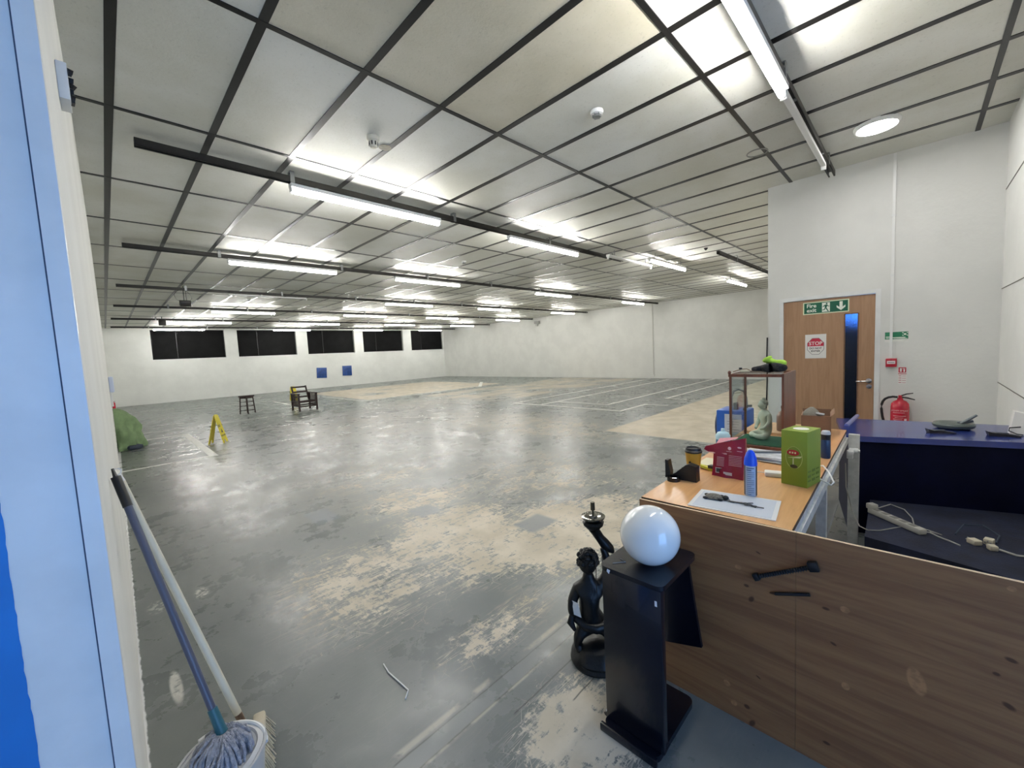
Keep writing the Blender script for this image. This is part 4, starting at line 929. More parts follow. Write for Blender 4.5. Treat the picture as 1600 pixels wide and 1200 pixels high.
def display_case():
    x0, x1, y0, y1, zb, z1 = 2.9, 3.24, .566, .868, ZT, 1.312
    br = wood('case_wood', srgb(116, 70, 50), srgb(92, 52, 36), 1.5, (8, 8, 1.5), .35)
    t = thing('display_case', 'wooden framed glass display case on a green base holding the statuette', 'case', (x0, (y0 + y1) / 2, zb))
    o = lambda x, y, z: (x - x0, y - (y0 + y1) / 2, z - zb)
    b = MB(); b.span(o(x0 - .01, y0 - .005, zb), o(x1, y1 + .01, zb + .02), bevel=.003); b.build('base', br, t)
    b = MB(); b.span(o(x0 + .014, y0 + .014, zb + .020), o(x1 - .01, y1 - .012, zb + .023)); b.build('felt', mat('green_felt', srgb(34, 92, 66), .95, bump=.3, bscale=200), t, smooth=0)
    p = None
    for (x, y) in ((x0 + .007, y1 - .006), (x1 - .008, y1 - .008)):
        b = MB(); b.span((-.007, -.007, .02), (.007, .007, z1 - zb - .018), bevel=.002); b.build('post', br, t, o(x, y, zb))
    b = MB()
    b.span(o(x0 - .004, y0, z1 - .018), o(x0 + .012, y1 + .004, z1)); b.span(o(x1 - .012, y0, z1 - .018), o(x1, y1 + .004, z1)); b.span(o(x0, y1 - .01, z1 - .018), o(x1, y1 + .004, z1)); tf = b.build('top_frame', br, t, smooth=0)
    b = MB(); b.ball(o(x0 + .002, y1 - .002, z1 + .010), (.011, .011, .013), 12, 8); b.build('finial', br, tf)
    b = MB(); b.span(o(x0 - .004, y0 - .006, zb + .02), o(x1, y0 + .006, z1 + .003)); b.build('side_panel', br, t, smooth=0)
    gl = bpy.data.materials.new('clear_glass'); gl.use_nodes = True; MATS['clear_glass'] = gl
    nt = gl.node_tree; nt.nodes.clear(); out = nt.nodes.new('ShaderNodeOutputMaterial'); mx = nt.nodes.new('ShaderNodeMixShader'); tr = nt.nodes.new('ShaderNodeBsdfTransparent'); gs = nt.nodes.new('ShaderNodeBsdfGlossy'); fr = nt.nodes.new('ShaderNodeFresnel')
    tr.inputs[0].default_value = (.93, .96, .96, 1); gs.inputs['Roughness'].default_value = .03; fr.inputs[0].default_value = 1.5
    ml = nt.nodes.new('ShaderNodeMath'); ml.operation = 'MULTIPLY'; ml.inputs[1].default_value = .45; nt.links.new(fr.outputs[0], ml.inputs[0]); nt.links.new(ml.outputs[0], mx.inputs[0]); nt.links.new(tr.outputs[0], mx.inputs[1]); nt.links.new(gs.outputs[0], mx.inputs[2]); nt.links.new(mx.outputs[0], out.inputs[0])
    b = MB(); b.span(o(x0 + .003, y0 + .006, zb + .02), o(x0 + .006, y1 - .012, z1 - .016)); b.build('front_pane', gl, t, smooth=0)
    b = MB(); b.span(o(x0 + .014, y1 - .006, zb + .02), o(x1 - .014, y1 - .003, z1 - .016)); b.build('side_pane', gl, t, smooth=0)
    b = MB(); b.span(o(x0 + .012, y0 + .006, z1 - .006), o(x1 - .012, y1 - .010, z1 - .002)); b.build('top_pane', gl, t, smooth=0)
    # statuette
    st = mat('celadon_stone', srgb(204, 209, 188), .35, var=.08, vscale=12)
    t = thing('buddha_statue', 'pale celadon seated buddha statuette inside the glass case', 'statuette', (3.13, .722, ZT + .0235), math.radians(138))
    V = [(-.020, 0, .045), (-.022, 0, .085), (-.016, 0, .130), (-.012, 0, .172), (-.004, 0, .196), (.002, 0, .216)]
    E_ = [(0, 1), (1, 2), (2, 3), (3, 4), (4, 5)]; Rr = [(.036, .040), (.032, .036), (.032, .038), (.028, .040), (.015, .015), (.016, .016)]
    def limb(par, pts, rs):
        prev = par
        for p_, r_ in zip(pts, rs): V.append(p_); Rr.append((r_, r_)); E_.append((prev, len(V) - 1)); prev = len(V) - 1
    for s_ in (1, -1):
        limb(3, [(-.010, s_ * .040, .165), (-.006, s_ * .052, .120), (.022, s_ * .044, .080), (.044, s_ * .018, .068)], [.017, .015, .012, .010])
        limb(0, [(.010, s_ * .040, .026), (.044, s_ * .062, .022), (.066, s_ * .024, .022), (.062, -s_ * .016, .026)], [.026, .022, .018, .012])
    b = skin_bm(V, E_, Rr)
    b.ball((.008, 0, .232), (.027, .025, .031), 20, 14); b.ball((.036, 0, .226), (.006, .005, .007), 8, 6)
    for s_ in (1, -1): b.ball((.004, s_ * .026, .224), (.006, .004, .014), 8, 6)
    b.build('body', st, t, smooth=60)
    b = MB(); b.ball((.001, 0, .240), (.0285, .0268, .029), 20, 12); b.ball((-.002, 0, .268), (.013, .013, .012), 12, 8); b.build('hair', mat('celadon_dark', srgb(178, 182, 164), .5, bump=1.0, bscale=220), t)
    # on top: gloves and pliers
    T = z1 + .004
    t = thing('work_gloves', 'crumpled black and lime work gloves heaped on the display case', 'gloves', (3.06, .665, T + .004), 0)
    bk = mat('black_knit', srgb(20, 20, 24), .8, bump=.6, bscale=120); lm = mat('lime_knit', srgb(168, 208, 70), .75, bump=.5, bscale=120, var=.15)
    b = skin_bm([(0, .02, .022), (0, -.03, .03), (.02, .06, .018), (-.02, .085, .016), (-.01, .11, .014), (0, -.07, .022), (.02, -.085, .016), (-.03, -.06, .016), (-.02, .045, .016), (.03, -.02, .018)], [(0, 1), (0, 2), (2, 3), (3, 4), (1, 5), (5, 6), (1, 7), (0, 8), (1, 9)], [.032, .034, .022, .017, .015, .028, .019, .016, .018, .02]); b.build('black_glove', bk, t, smooth=60)
    b = skin_bm([(.02, .0, .055), (.02, .022, .075), (.02, .030, .094), (.015, -.03, .056), (.01, -.06, .052), (.01, -.085, .040)], [(0, 1), (1, 2), (0, 3), (3, 4), (4, 5)], [.022, .036, .032, .016, .028, .022]); b.build('lime_cuff', lm, t, smooth=60)
    t = thing('wire_tool', 'small wire tool lying on the left of the display case top', 'tool', (3.03, .83, T), .3)
    b = MB(); b.tube([(0, .05, .004), (0, .0, .02), (.0, -.03, .022), (.0, -.05, .012)], .003, 6); b.build('wire', mat('brass_wire', srgb(120, 98, 70), .4, .5), t)
    b = MB(); b.box((.01, -.02, .006), (.03, .06, .012), bevel=.004); b.build('handle', mat('cream_handle', srgb(200, 196, 170), .5), t); b = MB(); b.box((.0, .005, .026), (.012, .02, .010), bevel=.003); b.build('tip', MAT_BLACK, t)
display_case()

def table_far_end():
    # wooden board with rounded corner
    b = MB(); pts = []
    X0, X1, Y0, Y1, r = 3.36, 3.79, .56, .915, .03
    for (cx, cy, a0) in ((X0 + r, Y1 - r, PI / 2), (X0 + r, Y0 + r, PI), (X1 - r, Y0 + r, 1.5 * PI), (X1 - r, Y1 - r, 2 * PI)):
        for k in range(6): a = a0 + k / 5 * PI / 2; pts.append((cx + r * math.cos(a), cy + r * math.sin(a), 0))
    b.prism(pts, (0, 0, .02)); tag(b.build('wooden_board', wood('pale_board', srgb(214, 178, 140), srgb(196, 158, 120), 1, (1, 8, 8), .5), loc=(0, 0, ZT), smooth=0), 'pale wooden board with rounded corners lying behind the display case', 'board')
    ZB = ZT + .02
    t = thing('brown_jug', 'brown bottle standing on the wooden board behind the display case', 'bottle', (3.47, .675, ZB))
    b = MB(); b.lathe([(.0, 0), (.038, .0), (.042, .006), (.042, .11), (.030, .135), (.014, .15), (.012, .17)], seg=26); b.build('body', mat('brown_glass', srgb(124, 96, 80), .3), t)
    b = MB(); b.lathe([(.015, .165), (.015, .185), (.0, .187)], seg=18); b.build('cap', mat('brown_cap', srgb(96, 76, 64), .5), t)
    # cardboard box
    cx, cy, w_, d_, h_ = 3.615, .50, .23, .17, .12
    cb = mat('cardboard', srgb(134, 102, 80), .8, var=.1)
    t = thing('cardboard_box', 'open brown cardboard box at the far end of the table', 'box', (cx, cy, ZT), .12)
    t.location.z = ZT + .0205
    t.location.x = 3.615
    b = MB(); T_ = .005
    b.span((-w_ / 2, -d_ / 2, 0), (w_ / 2, d_ / 2, T_)); b.span((-w_ / 2, -d_ / 2, 0), (-w_ / 2 + T_, d_ / 2, h_)); b.span((w_ / 2 - T_, -d_ / 2, 0), (w_ / 2, d_ / 2, h_ + .02)); b.span((-w_ / 2, d_ / 2 - T_, 0), (w_ / 2, d_ / 2, h_)); b.span((-w_ / 2, -d_ / 2, 0), (w_ / 2, -d_ / 2 + T_, h_)); b.build('walls', cb, t, smooth=0)
    b = MB(); b.prism([(-w_ / 2, -d_ / 2, h_), (w_ / 2, -d_ / 2, h_), (w_ / 2 - .01, -d_ / 2 - .02, h_ + .03), (-w_ / 2 + .02, -d_ / 2 - .02, h_ + .02)], (0, .003, 0)); b.build('flap', cb, t, smooth=0)
    t2 = thing('grey_bag', 'grey crumpled bag sticking out of the cardboard box', 'bag', (cx + .03, cy + .03, ZT + .026))
    b = MB(); rnd = random.Random(6); b.lathe([(.0, 0), (.05, .004), (.062, .05), (.055, .10), (.035, .135), (.012, .155), (.0, .156)], seg=20, fn=lambda a, z: 1 + .12 * math.sin(3 * a + 20 * z) + .06 * math.sin(7 * a)); b.build('bag', mat('grey_fabric', srgb(128, 124, 114), .8, var=.15, bump=.4, bscale=40), t2)
    b = MB(); b.box((-.03, -.05, .112), (.03, .05, .012), Euler((.2, .3, .4))); b.build('paper_scrap', MATS['paper'], t2)
    # blue machine behind the table
    t = thing('blue_cabinet', 'blue machine with a pale label and bent pipe standing behind the table', 'machine', (3.78, 1.085, 0))
    bl = mat('machine_blue', srgb(26, 88, 178), .35)
    b = MB(); b.box((0, 0, .475), (.26, .225, .95), bevel=.012); b.build('body', bl, t)
    b = MB(); b.box((-.1305, -.02, .80), (.003, .13, .24)); b.build('label', mat('pale_label', srgb(206, 212, 222), .6, var=.08), t, smooth=0)
    b = MB()
    for k in range(8): b.box((-.1325, -.02, .88 - k * .022), (.001, .09 if k % 3 else .06, .006))
    b.build('lettering', mat('label_grey', srgb(160, 168, 184), .6), t, smooth=0)
    b = MB(); b.ball((-.02, .118, .80), (.09, .03, .13), 20, 12); b.build('side_cover', mat('machine_navy', srgb(22, 34, 66), .4), t)
    b = MB(); b.tube([(0, .03, .95), (0, .03, 1.05), (0, .01, 1.10), (0, -.03, 1.12), (0, -.07, 1.10), (0, -.085, 1.05), (0, -.09, .96)], .010, 10); b.build('pipe', mat('machine_pipe', srgb(130, 134, 136), .35, .5), t)
    b = MB(); b.tube([(-.05, -.02, .95), (-.05, -.02, 1.0)], .02, 12); b.tube([(-.08, -.02, 1.0), (-.02, -.02, 1.0)], .012, 8); b.tube([(-.05, -.08, .95), (-.05, -.10, .985), (-.06, -.14, .99)], .010, 8); b.build('valve', mat('valve_grey', srgb(84, 88, 88), .4, .5), t)
table_far_end()
# ------------------------------------------------------------------ pedestal, globe, cherub lamp
def pedestal():
    gb = mat('gloss_black_navy', srgb(9, 12, 26), .24, coat=.25, var=.2, vscale=5)
    t = thing('pedestal', 'tall glossy black pedestal standing before the plywood front', 'pedestal', (1.45, .75, 0))
    def rounded(x0, x1, y0, y1, r, z, h):
        b = MB(); pts = []
        for (cx, cy, a0) in ((x1 - r, y1 - r, 0), (x0 + r, y1 - r, PI / 2), (x0 + r, y0 + r, PI), (x1 - r, y0 + r, 1.5 * PI)):
            for k in range(6): a = a0 + k / 5 * PI / 2; pts.append((cx + r * math.cos(a), cy + r * math.sin(a), z))
        return b.prism(pts, (0, 0, h))
    rounded(-.165, .185, -.115, .115, .03, .0, .024).build('base_plate', gb, t)
    b = MB(); b.span((-.182, -.118, 0), (-.165, .118, .034), bevel=.005); b.build('front_lip', gb, t)
    b = MB(); b.span((-.136, -.128, .024), (-.100, .115, .655), bevel=.006); b.build('front_panel', gb, t)
    b = MB(); b.tube([(-.13, .118, .03), (-.10, .118, .036)], .012, 8); b.build('foot_cap', gb, t); b = MB(); b.tube([(-.13, -.118, .03), (-.09, -.118, .036)], .012, 8); b.build('foot_cap', gb, t)
    rounded(-.140, .185, -.135, .125, .03, .655, .018).build('top', gb, t)
    b = MB(); ys = lambda v: (-.105 - .05 * (1 - v) ** 1.6, .125)
    b.grid(6, 12, lambda u, v: (.165 + .012 * math.sin(PI * v), ys(v)[0] + (ys(v)[1] - ys(v)[0]) * u, .285 + .37 * v - .085 * u * (1 - v)))
    b.grid(6, 12, lambda u, v: (.180 + .012 * math.sin(PI * v), ys(v)[0] + (ys(v)[1] - ys(v)[0]) * u, .285 + .37 * v - .085 * u * (1 - v)))
    b.grid(1, 12, lambda u, v: (.165 + .015 * u + .012 * math.sin(PI * v), ys(v)[0], .285 + .37 * v)); b.grid(1, 12, lambda u, v: (.165 + .015 * u + .012 * math.sin(PI * v), ys(v)[1], .285 + .37 * v - .085 * (1 - v)))
    b.grid(6, 1, lambda u, v: (.165 + .015 * v, ys(0)[0] + (ys(0)[1] - ys(0)[0]) * u, .285 - .085 * u))
    bmesh.ops.remove_doubles(b.bm, verts=b.bm.verts[:], dist=.0004); b.build('back_flap', gb, t)
    b = MB(); b.prism([(-.1415, .085, .668), (-.1415, .073, .666), (-.1415, .078, .651), (-.1415, .088, .658)], (.002, 0, 0)); b.prism([(-.1365, -.105, .615), (-.1365, -.113, .615), (-.1365, -.114, .595), (-.1365, -.105, .595)], (-.001, 0, 0)); b.build('chip', mat('white_chip', srgb(235, 238, 245), .5), t, smooth=0)
    b = MB(); b.tube([(-.10, .085, .675), (-.06, .05, .675), (-.05, .08, .675)], .0015, 5); b.build('thread', MATS['grey_steel'] if 'grey_steel' in MATS else MAT_STEEL, t)
    # globe
    t = thing('glass_globe', 'white opal glass globe resting on the black pedestal', 'globe', (1.452, .727, .673))
    og = mat('opal_glass', srgb(240, 242, 240), .06, coat=.5, spec=.6); r = .113
    prof = [(r * math.sin(a), r - r * math.cos(a)) for a in [PI * k / 40 for k in range(40)]]
    b = MB(); b.lathe(prof[:-3] + [(r * math.sin(PI * 36.5 / 40), r - r * math.cos(PI * 36.5 / 40))], seg=56, mtx=Matrix.Translation((0, 0, r)) @ Euler((-.9, 2.3, 0)).to_matrix().to_4x4() @ Matrix.Translation((0, 0, -r))); b.build('shade', og, t, smooth=80)
    # cherub lamp
    t = thing('cherub_lamp', 'black cherub figure lamp base holding up a candle cup beside the pedestal', 'lamp', (1.585, 1.085, 0), -PI / 4)
    bz = mat('black_bronze', srgb(22, 23, 24), .38, .3, bump=.25, bscale=35)
    b = MB(); b.lathe([(.0, 0), (.125, .0), (.13, .012), (.124, .026), (.126, .04), (.116, .062), (.098, .084), (.07, .102), (.0, .108)], seg=40, fn=lambda a, z: 1 + (.05 * math.sin(3 * a + 30 * z) + .03 * math.sin(7 * a - 20 * z)) * (1 if z > .03 else 0)); b.build('rock_base', bz, t)
    V = [(-.025, 0, .185), (-.03, 0, .25), (-.03, 0, .32), (-.032, 0, .375), (-.03, 0, .415), (-.03, 0, .455)]; E_ = [(i, i + 1) for i in range(5)]
    Rr = [(.068, .06), (.062, .052), (.066, .05), (.064, .042), (.026, .026), (.03, .03)]
    def limb(par, pts, rs):
        prev = par
        for p_, r_ in zip(pts, rs): V.append(p_); Rr.append((r_, r_)); E_.append((prev, len(V) - 1)); prev = len(V) - 1
    limb(3, [(-.085, 0, .365), (-.112, -.01, .315), (-.120, -.02, .262), (-.095, -.01, .225), (-.070, .02, .205)], [.030, .025, .022, .017, .014])
    limb(3, [(.03, 0, .375), (.062, .01, .42), (.072, .02, .48), (.058, .02, .535), (.045, .02, .56)], [.030, .026, .022, .018, .016])
    limb(0, [(-.062, .0, .165), (-.092, -.03, .145), (-.096, -.02, .095), (-.088, -.045, .066)], [.038, .028, .021, .016])
    limb(0, [(.030, .01, .17), (.062, -.03, .15), (.058, -.02, .10), (.055, -.05, .078)], [.045, .034, .022, .016])
    b = skin_bm(V, E_, Rr)
    b.ball((-.03, .004, .495), (.046, .050, .054), 24, 16); b.ball((-.03, .052, .485), (.010, .010, .010), 10, 8)
    for s_ in (-1, 1): b.ball((-.03 + s_ * .046, .004, .49), (.008, .010, .014), 8, 6); b.ball((-.03 + s_ * .022, .040, .475), (.018, .016, .018), 10, 8)
    b.build('figure', bz, t, smooth=70)
    b = MB(); rnd = random.Random(9)
    for k in range(95):
        a = rnd.uniform(0, 2 * PI); ph = rnd.uniform(-.1, 1.45); yy = math.sin(a) * math.cos(ph)
        if yy > .55 and ph < .9: continue
        b.ball((-.03 + .046 * math.cos(a) * math.cos(ph), .000 + .048 * yy, .505 + .050 * math.sin(ph)), rnd.uniform(.009, .0135), 8, 6)
    b.build('hair', bz, t, smooth=80)
    b = MB(); b.tube([(-.10, -.02, .23), (-.06, -.05, .205), (-.01, -.058, .195), (.04, -.045, .20), (.065, .0, .215)], [.02, .022, .024, .022, .018], 10); b.tube([(-.118, -.02, .25), (-.128, -.03, .215), (-.11, -.04, .18)], [.012, .018, .008], 8); b.build('drape', bz, t, smooth=70)
    b = MB(); b.tube([(.10, .02, .53), (.085, .02, .548), (.06, .02, .575), (.038, .02, .605), (.018, .015, .64), (.008, .01, .66)], [.010, .022, .026, .022, .023, .026], 14)
    b.lathe([(.024, .655), (.036, .668), (.049, .682), (.050, .692), (.040, .700), (.024, .704), (.020, .716)], (.006, .01, 0), 24, fn=lambda a, z: 1 + .05 * math.cos(9 * a)); b.build('torch', bz, t, smooth=60)
    b = MB(); b.lathe([(.018, .712), (.055, .714), (.058, .722), (.054, .723), (.020, .718), (.018, .726), (.0, .727)], (.006, .01, 0), 30); b.build('drip_dish', mat('dark_glass_dish', srgb(120, 118, 110), .1, .7), t)
    b = MB(); b.tube([(.006, .01, .72), (.006, .01, .752)], .0045, 8); b.tube([(.006, .01, .752), (.006, .01, .79)], [.011, .0105], 12); b.build('socket', mat('brass_socket', srgb(92, 84, 66), .35, .7), t)
    b = MB(); b.tube([(-.003, -.05, .575), (-.002, -.062, .50), (-.003, -.06, .41), (.0, -.05, .37)], .0022, 6); b.tube([(.03, -.05, .55), (.032, -.06, .47), (.038, -.05, .38), (.045, -.06, .25), (.05, -.09, .12)], .0022, 6); b.build('flex', mat('brown_flex', srgb(44, 36, 30), .6), t)
    b = MB(); b.prism([(-.118, -.028, .325), (-.090, -.047, .32), (-.078, -.05, .25), (-.112, -.040, .262)], (0, -.002, 0)); b.build('paper_tag', MATS['paper'], t, smooth=0)
pedestal()

# ------------------------------------------------------------------ cleaning gear on the left
def cleaning():
    gp = mat('bucket_plastic', srgb(196, 196, 196), .4, var=.05)
    t = thing('mop_bucket', 'pale grey plastic mop bucket with a perforated wringer at the bottom left', 'bucket', (.150, 1.57, 0))
    el = lambda a, z: 1 + .12 * abs(math.cos(a - .9))
    b = MB(); b.lathe([(.0, 0), (.088, 0), (.094, .006), (.116, .255), (.122, .258), (.122, .268), (.114, .268), (.108, .25), (.088, .012), (.0, .01)], seg=44, fn=el); b.build('body', gp, t)
    b = MB(); b.lathe([(.112, .266), (.098, .272), (.090, .262), (.070, .20), (.060, .18)], seg=44, fn=el); b.build('wringer', gp, t)
    b = MB()
    for k in range(12):
        a = 2 * PI * k / 12; rr = .084 * el(a, 0); b.ball((rr * math.cos(a), rr * math.sin(a), .238), .010, 10, 6)
    b.build('hole', MAT_BLACK, t)
    b = MB(); b.tube([(.125 * math.cos(a), .125 * math.sin(a) , .262 + .012 * math.sin(a)) for a in [-.3 + k * 2.2 / 16 for k in range(17)]], .007, 8); b.build('handle', MAT_PLASTIC_W, t)
    # mop
    base = Vector((.168, 1.605, .305)); top = Vector((-.006, 1.92, 1.175)); d = (top - base).normalized()
    t = thing('string_mop', 'string mop with a blue handle standing in the bucket', 'mop', base)
    b = MB(); b.tube([d * .09, d * ((top - base).length - .1)], .0115, 12); hd = b.build('handle', mat('mop_blue', srgb(78, 84, 104), .35), t)
    b = MB(); L = (top - base).length; b.tube([d * (L - .11), d * (L - .0)], .0135, 12); b.tube([d * (L - .005), d * (L + .03)], [.008, .004], 8); b.build('grip', MAT_BLACK, hd)
    b = MB(); b.tube([d * .10, d * .03, d * -.005], [.0145, .016, .022], 14); b.build('collar', mat('mop_teal', srgb(40, 96, 108), .4), t)
    rnd = random.Random(11); b = MB()
    for k in range(170):
        a = rnd.uniform(0, 2 * PI); rr = rnd.uniform(.045, .088); L1 = rnd.uniform(.08, .15)
        p = [Vector((0, 0, .004)) + d * .01 + Vector((.012 * math.cos(a), .012 * math.sin(a), 0)), Vector((rr * .5 * math.cos(a) - .004, rr * .5 * math.sin(a) - .012, .016 + rnd.uniform(-.008, .010)))]
        tw = rnd.uniform(-.3, .3)
        p += [Vector((rr * .9 * math.cos(a + tw) - .01, rr * .9 * math.sin(a + tw) - .028, rnd.uniform(-.008, .008))), Vector((rr * math.cos(a + tw * 1.3) - .014, rr * math.sin(a + tw * 1.3) - .034, -.035)), Vector((rr * .95 * math.cos(a + tw * 1.6) - .015, rr * .95 * math.sin(a + tw * 1.6) - .034, -.035 - L1 * .5)), Vector((rr * .75 * math.cos(a + tw) - .015, rr * .75 * math.sin(a + tw) - .034, -.03 - L1))]
        b.tube(p, rnd.uniform(.0042, .0058), 6)
    o = b.build('yarn', mat('mop_yarn', srgb(172, 174, 184), .9, var=.25, vscale=60, bump=.8, bscale=260), t, smooth=80); o['kind'] = 'stuff'
    # broom
    B0, B1 = Vector((.268, 1.745, .085)), Vector((.0, 1.97, 1.15)); d = (B1 - B0).normalized(); L = (B1 - B0).length
    t = thing('broom', 'broom with a white handle leaning on the wall behind the mop bucket', 'broom', (B0.x, B0.y, 0))
    off = Vector((0, 0, .10))
    b = MB(); b.tube([off + d * .14, off + d * (L - .02)], .0125, 12); b.build('handle', mat('broom_white', srgb(222, 214, 190), .45, var=.06), t)
    b = MB(); b.tube([off, off + d * .15], .0122, 12); b.build('handle_end', wood('stained_wood', srgb(140, 116, 92), srgb(104, 82, 64), 2, (8, 8, 1)), t)
    b = MB(); b.tube([off + d * (L - .02), off + d * (L + .008)], [.0128, .010], 12); b.tube([off + d * (L + .008) + Vector((.0, .0, .012 - .012)) + Vector((.011 * math.cos(a), 0, .011 + .011 * math.sin(a))) for a in [k * 2 * PI / 14 for k in range(15)]], .0022, 6); b.build('hanging_loop', MAT_PLASTIC_W, t)
    ax = Vector((.25, .97, 0)).normalized(); n = Vector((ax.y, -ax.x, 0))
    b = MB(); b.box((.02, .02, .085), (.045, .28, .03), Euler((0, 0, -.25)), bevel=.01); b.build('head', mat('broom_head', srgb(188, 178, 156), .6, var=.1, vscale=20), t)
    b = MB()
    for k in range(260):
        u = rnd.uniform(-.138, .138); v = rnd.uniform(-.020, .020); s_ = Vector((.02, .02, .074)) + ax * u + n * v
        b.tube([s_, s_ + n * (v * 1.6) + ax * (u * .12) + Vector((0, 0, -.072 + rnd.uniform(0, .008)))], [.0028, .0022], 4)
    o = b.build('bristles', mat('straw_bristle', srgb(198, 186, 158), .8, var=.15, vscale=50), t); o['kind'] = 'stuff'
    # bent strip on the floor
    b = MB(); b.tube([(.85, 1.86, .004), (.84, 1.79, .006), (.85, 1.625, .004), (.815, 1.59, .005)], .0035, 6)
    tag(b.build('bent_strip', MAT_PLASTIC_W), 'thin bent white plastic strip lying on the floor in the foreground', 'strip')
cleaning()

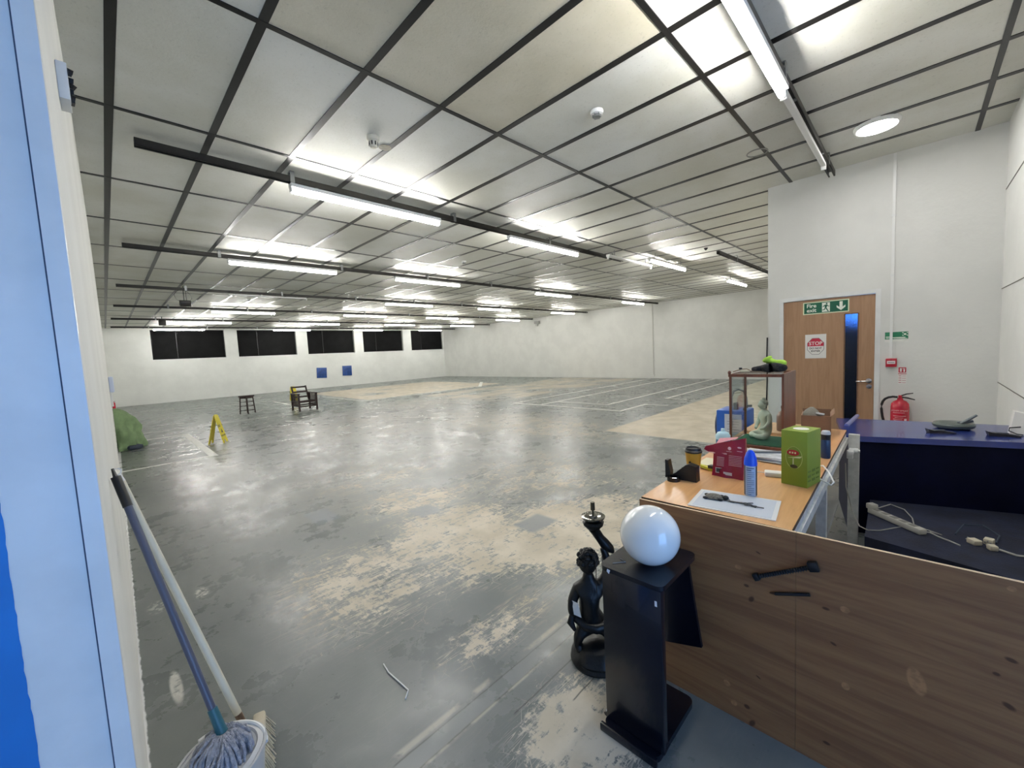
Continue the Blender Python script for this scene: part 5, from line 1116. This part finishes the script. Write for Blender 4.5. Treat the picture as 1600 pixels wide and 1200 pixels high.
# ------------------------------------------------------------------ things standing out in the hall
def hall():
    # green sheet over a bundle by the left wall
    g = mat('green_sheet', srgb(126, 150, 108), .85, var=.12, vscale=10, bump=.3, bscale=60)
    t = thing('draped_bundle', 'bundle draped in a green dust sheet by the left wall', 'bundle', (.06, 11.15, 0))
    prof = [(.36, .0), (.375, .04), (.36, .22), (.335, .43), (.27, .62), (.17, .74), (.06, .81), (.0, .82)]
    def sheet(a, z):
        k = max(0, 1 - z / .86); f = 1 + k * (.12 * math.sin(5 * a + 5 * z) + .08 * math.sin(11 * a - 7 * z) + .05 * math.sin(19 * a + 9 * z)) + .05 * math.sin(3 * a + 16 * z) + .025 * math.sin(7 * a - 26 * z)
        if math.cos(a) > 0 and z < .3: f *= 1 + .15 * k * max(0, math.sin(a - .2))
        return f
    b = MB(); fine = []
    for (r0, z0), (r1, z1) in zip(prof, prof[1:]):
        for k in range(4): fine.append((r0 + (r1 - r0) * k / 4, z0 + (z1 - z0) * k / 4))
    fine.append(prof[-1]); b.lathe(fine, seg=72, fn=sheet)
    for v in b.bm.verts: v.co.x = max(v.co.x, -.015)
    b.build('sheet', g, t, smooth=80)
    b = MB(); b.box((.22, -.30, .045), (.24, .18, .09), Euler((0, 0, .4)), bevel=.04); b.build('dark_bag', mat('slate_fabric', srgb(58, 66, 78), .8), t)
    # wet floor signs
    def wet_sign(loc, rz, label):
        t = thing('wet_floor_sign', label, 'sign', loc, rz, 'yellow floor signs')
        ye = mat('sign_yellow', srgb(222, 206, 46), .45); hh, sp, w0, w1 = .575, .125, .135, .10
        for s_ in (1, -1):
            b = MB(); n = Vector((s_ * hh, 0, sp)).normalized() * .008
            b.prism([(s_ * sp, -w0, .0), (s_ * sp, -w0 * .35, .0), (s_ * sp * .88, -w0 * .30, .06), (s_ * sp * .88, w0 * .30, .06), (s_ * sp, w0 * .35, 0), (s_ * sp, w0, .0), (s_ * .008, w1, hh - .03), (s_ * .006, w1 * .4, hh), (s_ * .006, -w1 * .4, hh), (s_ * .008, -w1, hh - .03)], n); pn = b.build('panel', ye, t, smooth=0)
            rot = Matrix.Rotation(s_ * PI / 2, 4, 'Z') @ Matrix.Rotation(math.atan2(hh, sp), 4, 'X') if False else None
            a = math.atan2(hh, sp)
            xm = s_ * (sp * .55) + s_ * .011
            text_obj('lettering', 'CAUTION', .062, MAT_BLACK, pn, (s_ * (sp * .40) + n.x * 1.15, 0, hh * .60 + n.z * 1.15), (a, 0, s_ * PI / 2), .0006, bold=.002)
            text_obj('lettering', 'WET FLOOR', .040, MAT_BLACK, pn, (s_ * (sp * .75) + n.x * 1.15, 0, hh * .25 + n.z * 1.15), (a, 0, s_ * PI / 2), .0006, bold=.0015)
            b = MB(); zc = hh * .42
            b.prism([(s_ * sp * (1 - z / hh) * 1.0 + n.x * 1.02, y, z) for y, z in ((-.05, zc - .035), (.05, zc - .035), (0, zc + .05))], n * .1); b.build('warning_triangle', MAT_BLACK, pn, smooth=0)
        return t
    wet_sign((1.49, 9.97, 0), math.radians(-26), 'yellow folding wet floor sign standing alone near the left floor marking')
    wet_sign((5.38, 18.1, 0), math.radians(82), 'yellow folding wet floor sign partly hidden behind the dark armchair')
    # stool
    dw = wood('dark_wood', srgb(52, 28, 26), srgb(34, 18, 18), 2, (6, 6, 1), .4)
    t = thing('wooden_stool', 'tall dark wooden stool with rungs in the left of the hall', 'stool', (3.11, 15.12, 0), .62)
    b = MB(); b.box((0, 0, .555), (.31, .31, .045), bevel=.01); b.build('seat', dw, t)
    b = MB()
    for s_ in (1, -1): b.box((0, s_ * .115, .51), (.24, .02, .05)); b.box((s_ * .115, 0, .51), (.02, .24, .05))
    b.build('apron', dw, t)
    for sx in (1, -1):
        for sy in (1, -1):
            b = MB(); b.tube([(sx * .145, sy * .145, 0), (sx * .12, sy * .12, .54)], .018, 8); b.build('leg', dw, t)
    for z, r in ((.10, .137), (.24, .130), (.37, .126)):
        for s_ in (1, -1):
            b = MB(); b.tube([(-r, s_ * r, z), (r, s_ * r, z)], .009, 6); b.build('rung', dw, t); b = MB(); b.tube([(s_ * r, -r, z + .01), (s_ * r, r, z + .01)], .009, 6); b.build('rung', dw, t)
    # armchair frame
    t = thing('armchair', 'dark wooden slatted armchair frame without cushions in the left of the hall', 'chair', (4.46, 13.98, 0), .02)
    W, D = .265, .31
    for sx in (1, -1):
        for (y, z) in ((-D, .54), (D, .54)):
            b = MB(); b.span((sx * W - .024, y - .024, 0), (sx * W + .024, y + .024, z)); b.build('leg', dw, t, smooth=0)
        b = MB(); b.span((sx * W - .04, -D - .05, .54), (sx * W + .04, D + .05, .562), bevel=.004); b.build('armrest', dw, t)
        b = MB(); b.span((sx * W - .014, -D, .14), (sx * W + .014, D, .18)); b.span((sx * W - .014, -D, .27), (sx * W + .014, D, .32)); b.build('side_rail', dw, t, smooth=0)
        for k in range(5):
            y = -D + (k + 1) * 2 * D / 6; b = MB(); b.span((sx * W - .008, y - .017, .17), (sx * W + .008, y + .017, .54)); b.build('slat', dw, t, smooth=0)
    for (y, z0, z1) in ((-D, .27, .33), (-D, .13, .17), (D, .22, .27), (D, .13, .17)):
        b = MB(); b.span((-W, y - .014, z0), (W, y + .014, z1)); b.build('cross_rail', dw, t, smooth=0)
    for k in range(4):
        y = -D + .09 + k * .14; b = MB(); b.span((-W, y - .02, .285), (W, y + .02, .30)); b.build('seat_slat', dw, t, smooth=0)
    for sx in (1, -1):
        b = MB(); b.prism([(sx * .215 - .02, .20, .31), (sx * .215 - .02, .245, .31), (sx * .215 - .02, .445, .77), (sx * .215 - .02, .40, .77)], (.04, 0, 0)); b.build('back_post', dw, t, smooth=0)
    for z in (.42, .58, .735):
        y = .222 + (z - .31) * .435; b = MB(); b.span((-.215, y - .012, z - .025), (.215, y + .012, z + .025)); b.build('back_rail', dw, t, smooth=0)
hall()
